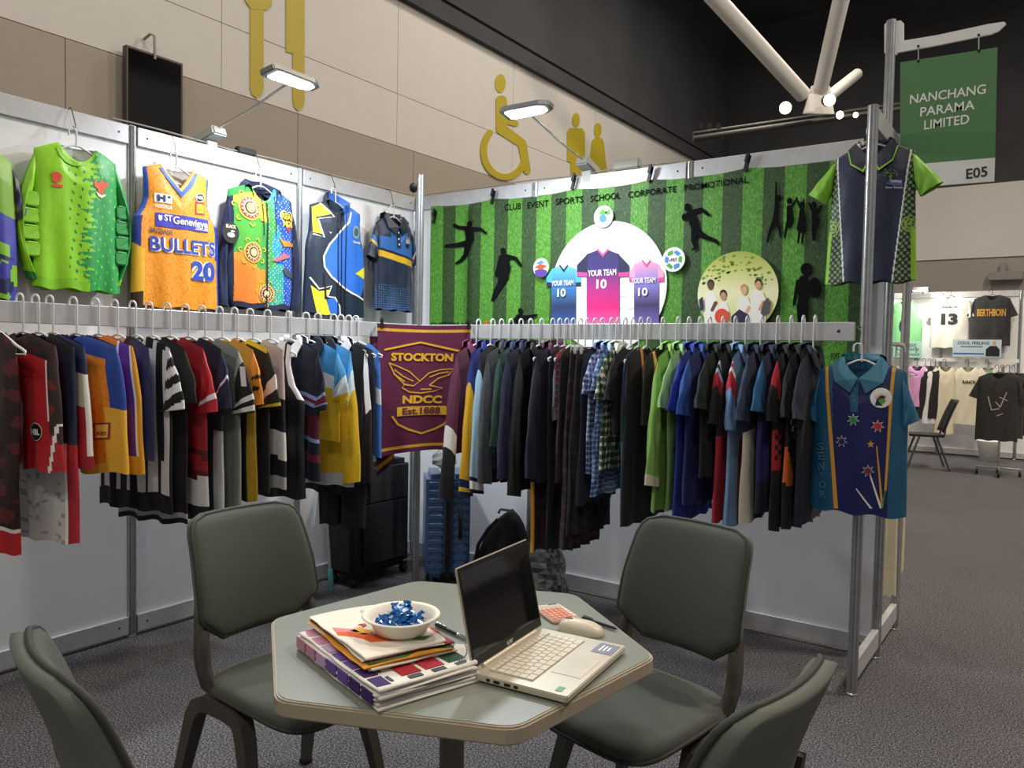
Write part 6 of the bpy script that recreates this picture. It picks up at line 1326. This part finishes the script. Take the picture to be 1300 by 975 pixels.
# ------------------------------------------------------------------ cream clothes beyond the end frame
for k, (x, y, L_, lb) in enumerate(((2.995, .27, 1.12, 'long cream garment hanging beyond the open end frame'), (3.005, .56, 1.06, 'second cream garment at the outer post of the end frame'))):
    t = empty('cream_garment', (x, y, 1.36), .1, lb, 'garment'); Cloth(t, L_, [(0, .028), (.2, .032), (1, .042)] if k == 0 else [(0, .014), (.2, .018), (1, .02)], drop=.05, nw=.015, fd=.02, t=.03, wave=.004, k=60, seed=80+k).build('#d8cdb0', FAB, 20, 30)
    o = hanger_mesh(.12, 1, .022 if k == 0 else .012, .03).build('clothes_hanger', HANG); o.location = (x, y, 1.36); o.rotation_euler = (0, 0, .1); tag(o, 'small hanger carrying the '+lb, 'hanger')
t = tag(MB().tube([(3.0, .0, 1.5), (3.0, .49, 1.5)], .012, 10).build('garment_bar', ALU), 'short metal bar across the end frame holding cream garments', 'bar')
# ------------------------------------------------------------------ neighbouring booth across the aisle
fbw = wall('wall_far_booth', (.13, 9.5, 0), 0, 6)
for k in range(7): post(k, 0, fbw)
t = empty('clothes_rail', (0, 9.2, 0), label='thin white clothes rail in the booth across the aisle', cat='clothes rail')
MB().box((1.9, 0, 1.44), (2.5, .02, .05)).build('beam', WHITE, t); 
for x in (.72, 3.1): MB().tube([(x, 0, 1.44), (x, .27, 1.44)], .01).build('bracket', ALU, t)
def far_tee(name, label, cat, x, y, ztop, L_, w_, col, sl, m_=FAB, rz=0, tank=False, paint=None):
    t_ = empty(name, (x, y, ztop), rz, label, cat)
    prof = [(0, w_*.75), (.2, w_*.72), (.35, w_), (1, w_)] if tank else [(0, w_*.95), (.35, w_), (1, w_*1.03)]
    c_ = Cloth(t_, L_, prof, drop=.06, nw=.08, fd=.08, t=.05, wave=.008, k=25, seed=int(x*100)); c_.build(paint or col, m_, 24, 26)
    if sl:
        for sg in (-1, 1): tubeloft('sleeve', (sg*w_*.92, -.055), (sg*w_*.97, -.22), (sg*(w_+.09), -.3), (sg*(w_-.03), -.34), .03, col, m_, t_, seed=3)
    return t_, c_
def far_print(t_, c_, s, cx, cz, wd, ht, m_, bold=.04): decal('lettering', text_polys(s, cx, cz, wd, ht, bold), c_.fmap(.006), m_, t_, .05)
def far_hanger(t_, label, m_=BLACK, neck=.06):
    o = hanger_mesh(neck, -1, .16, .07, hr=.02).build('clothes_hanger', m_); o.location = t_.location; o.rotation_euler = t_.rotation_euler; tag(o, label, 'hanger')
t1, c1 = far_tee('green_singlet', 'pale green sports singlet on the far booth wall', 'singlet', 1.63, 9.4, 2.33, .72, .24, '#7fc486', False, tank=True); far_print(t1, c1, '0', -.02, -.38, .1, .2, NVY); far_hanger(t1, 'hanger of the pale green singlet in the far booth')
t1, c1 = far_tee('white_tee', 'white tee with a large black 13 on the far booth wall', 'shirt', 2.24, 9.4, 2.40, .78, .25, '#dedcd4', True); far_print(t1, c1, '13', .0, -.35, .22, .17, DK, .06); far_print(t1, c1, 'RAINBOW', .0, -.17, .2, .035, DK, .02); far_hanger(t1, 'dark hanger of the white 13 tee in the far booth')
t1, c1 = far_tee('black_tee', 'charcoal black tee with gold lettering on the far booth wall', 'shirt', 2.775, 9.4, 2.40, .75, .24, '#2b2b2d', True); far_print(t1, c1, 'BERTHBOIN', 0, -.26, .36, .11, mat('far_gold', '#b88a3a', rough=.7), .04); far_hanger(t1, 'dark hanger of the charcoal tee in the far booth')
def board(name, label, x0, x1, z0, z1, y, m_):
    t_ = empty(name, (0, y, 0), 0, label, 'sign'); MB().box(((x0+x1)/2, 0, (z0+z1)/2), (x1-x0, .006, z1-z0)).build('board', m_, t_); return t_
def btxt(t_, s, cx, cz, wd, ht, m_, bold=.02): decal('lettering', text_polys(s, cx, cz, wd, ht, bold), lambda x, z: np.stack([x, np.full_like(x, -.0045), z], 1), m_, t_)
t1 = board('cool_sign', 'pale blue printed sign under the far white and black tees', 2.32, 2.93, 1.49, 1.74, 9.16, mat('pale_blue_sign', '#b9ccd6', rough=.5)); NT = mat('sign_navy_text', '#3a4a6a', rough=.6)
btxt(t1, 'COOL FEELING', 2.58, 1.69, .4, .045, NT); decal('fine_print', polys([(2.42, 1.632), (2.70, 1.632), (2.70, 1.644), (2.42, 1.644)]), lambda x, z: np.stack([x, np.full_like(x, -.0045), z], 1), NT, t1); decal('blue_bar', polys([(2.33, 1.525), (2.72, 1.525), (2.72, 1.545), (2.33, 1.545)]), lambda x, z: np.stack([x, np.full_like(x, -.0045), z], 1), mat('sign_bar', '#3f5fa0', rough=.6), t1)
decal('printed_model', polys([(2.74, 1.5), (2.74, 1.6), (2.79, 1.65), (2.87, 1.65), (2.91, 1.6), (2.91, 1.5)]), lambda x, z: np.stack([x, np.full_like(x, -.0045), z], 1), BK, t1); decal('printed_head', polys(circle(2.84, 1.69, .022, .032)), lambda x, z: np.stack([x, np.full_like(x, -.0045), z], 1), SKN['#c8956f'], t1)
t1 = board('mint_sign', 'mint green printed sign under the pale green singlet', 1.52, 1.91, 1.46, 1.71, 9.16, mat('mint_sign', '#a9dcc8', rough=.5)); MT = mat('mint_text', '#3f6a6a', rough=.6)
for s, z in (('Private', 1.665), ('Bulk 100%', 1.59), ('Customized', 1.515)): btxt(t1, s, 1.715, z, .33 if len(s) > 7 else .24, .04, MT, .01)
for k, (nm, lb, x, L_, w_, col, sl) in enumerate((('pink_tee', 'pink tee on the far booth rail', 1.86, .62, .16, '#d59acb', True), ('black_tee', 'black tee beside the pink tee on the far rail', 1.97, .8, .12, '#1c1c20', False), ('white_tee', 'white tee between two black tees on the far rail', 2.04, .86, .1, '#d9d6d8', False), ('black_tee', 'narrow black tee beside the cream shirts on the far rail', 2.10, .78, .1, '#1d1d21', False), ('cream_shirt', 'long cream shirt on the far rail', 2.24, 1.0, .13, '#d8d0b6', True), ('cream_shirt', 'cream sweatshirt with small lettering on the far rail', 2.53, .84, .17, '#d9d3bd', False), ('cream_shirt', 'cream tee with green label near the rolling rack', 2.78, .9, .13, '#d4d0bc', False))):
    t1, c1 = far_tee(nm, lb, 'shirt', x, 9.17, 1.34, L_, w_, col, sl, rz=0)
    if k == 5: far_print(t1, c1, 'RANCH', .02, -.22, .16, .05, DK)
    if k == 6: decal('green_label', polys([(-.03, -.16), (.07, -.14), (.06, -.02), (-.02, -.03)]), c1.fmap(.01), mat('label_green', '#5fb58c', rough=.5), t1, .05)
    far_hanger(t1, 'hanger of the '+lb, BLACK, .09)
# rolling rack with black tees
t = empty('rolling_rack', (3.05, 7.45, 0), .08, 'chrome rolling clothes rack with black casters across the aisle', 'rack')
MB().tube([(0, -.0, .1), (0, 0, 1.36)], .014).build('upright', CHROME, t); MB().tube([(-.24, 0, .1), (.24, 0, .1)], .013).build('base_bar', CHROME, t); MB().tube([(0, -.22, .1), (0, .22, .1)], .013).build('cross_bar', CHROME, t); MB().tube([(0, -.25, 1.36), (0, .35, 1.36)], .012).build('hanging_bar', CHROME, t)
for x, y in ((-.23, 0), (.23, 0), (0, -.21), (0, .21)): MB().lathe([(0, -.014), (.034, -.014), (.038, 0), (.034, .014), (0, .014)], (x, y, .04), 14, 'X').build('caster', BLACK, t)
for k, lb in enumerate(('washed black tee with chalky scribble on the rolling rack', 'dark brown tee second on the rolling rack', 'black tee third on the rolling rack', 'charcoal tee at the back of the rolling rack')):
    t1, c1 = far_tee('black_tee', lb, 'shirt', 3.02+.05*k, 7.3+.11*k, 1.29, .84-.03*k, .22, ['#2c2a29', '#3a322e', '#1e1e20', '#333135'][k], True, rz=.08); far_hanger(t1, 'dark hanger of the '+lb, BLACK, .075)
    if k == 0: decal('chalk_scribble', polys(*(chain((-.1, -.3, .006), (-.06, -.46, .006), (.02, -.44, .006))+chain((-.02, -.36, .005), (.03, -.42, .006), (.09, -.24, .005))+chain((.02, -.3, .005), (.1, -.34, .005))+chain((.06, -.5, .004), (.0, -.53, .004)))), c1.fmap(.006), mat('chalk_print', '#a8a49c', rough=.8), t1, .05)
t = empty('waste_bin', (2.84, 8.95, 0), 0, 'white tapered plastic bin beside the far booth wall', 'bin'); MB().lathe([(0, .005), (.10, .0), (.15, .29), (.155, .3), (.15, .305), (.144, .3), (.098, .01), (0, .01)], n=28).build('shell', WHITE, t)
# folding chair in the far booth
t = empty('side_chair', (2.22, 7.55, 0), math.radians(-165), 'black plastic chair with grey metal legs across the aisle', 'chair'); GL = mat('grey_leg', '#3e3f42', rough=.4)
V = []; F = []
for i in range(11):
    b = i/10; w_ = .2-.03*b*b
    for j in range(9): s = -1+2*j/8; V.append((-.2-.12*b-.03*b*b+.05*s*s, w_*s, .5+.42*b))
for i in range(10):
    for j in range(8): a = i*9+j; F.append((a, a+1, a+10, a+9))
o = pyobj('backrest', V, F, BLACK, t, True); md = o.modifiers.new('thickness', 'SOLIDIFY'); md.thickness = .02
MB().prism(rounded([(-.2, -.21), (.22, -.2), (.22, .2), (-.2, .21)], .06), .43, .46).build('seat', BLACK, t, .008)
for sg in (-1, 1):
    MB().tube([(-.1, sg*.19, .44), (-.26, sg*.22, 0)], .013).build('leg', GL, t); MB().tube([(.1, sg*.19, .44), (.24, sg*.22, 0)], .013).build('leg', GL, t); MB().tube([(-.19, sg*.17, .46), (-.2, sg*.16, .56)], .012).build('upright', GL, t)
# bright lamp over the far booth and fixture on the far wall
t = empty('far_lamp', (1.86, 9.2, 2.5), 0, 'small bright flood lamp above the far booth wall', 'lamp'); MB().box((0, 0, 0), (.22, .1, .05)).build('housing', BLACK, t, .008); MB().box((0, -.03, -.03), (.19, .09, .012)).build('lens', mat('far_lens', (1, .98, .85), emit=12), t); MB().tube([(0, .05, 0), (0, .3, -.05)], .01).build('arm', ALU, t)
l = area('far_lamp_light', (1.9, 8.9, 2.6), (2.0, 9.5, 1.2), .2, .1, 13, (1, .97, .86)); l.parent = None
t = empty('wall_fixture', (2.68, 14, 3.08), 0, 'grey box fixture on a short stem on the far hall wall', 'fixture'); MB().box((0, -.15, 0), (.58, .2, .16)).build('housing', mat('fixture_grey', '#8f8a86', rough=.6), t, .01); MB().box((-.05, -.12, .17), (.1, .1, .2)).build('stem', mat('fixture_grey', '#8f8a86', rough=.6), t, .005); MB().box((0, -.05, .0), (.3, .08, .1)).build('bracket', BEAM, t)
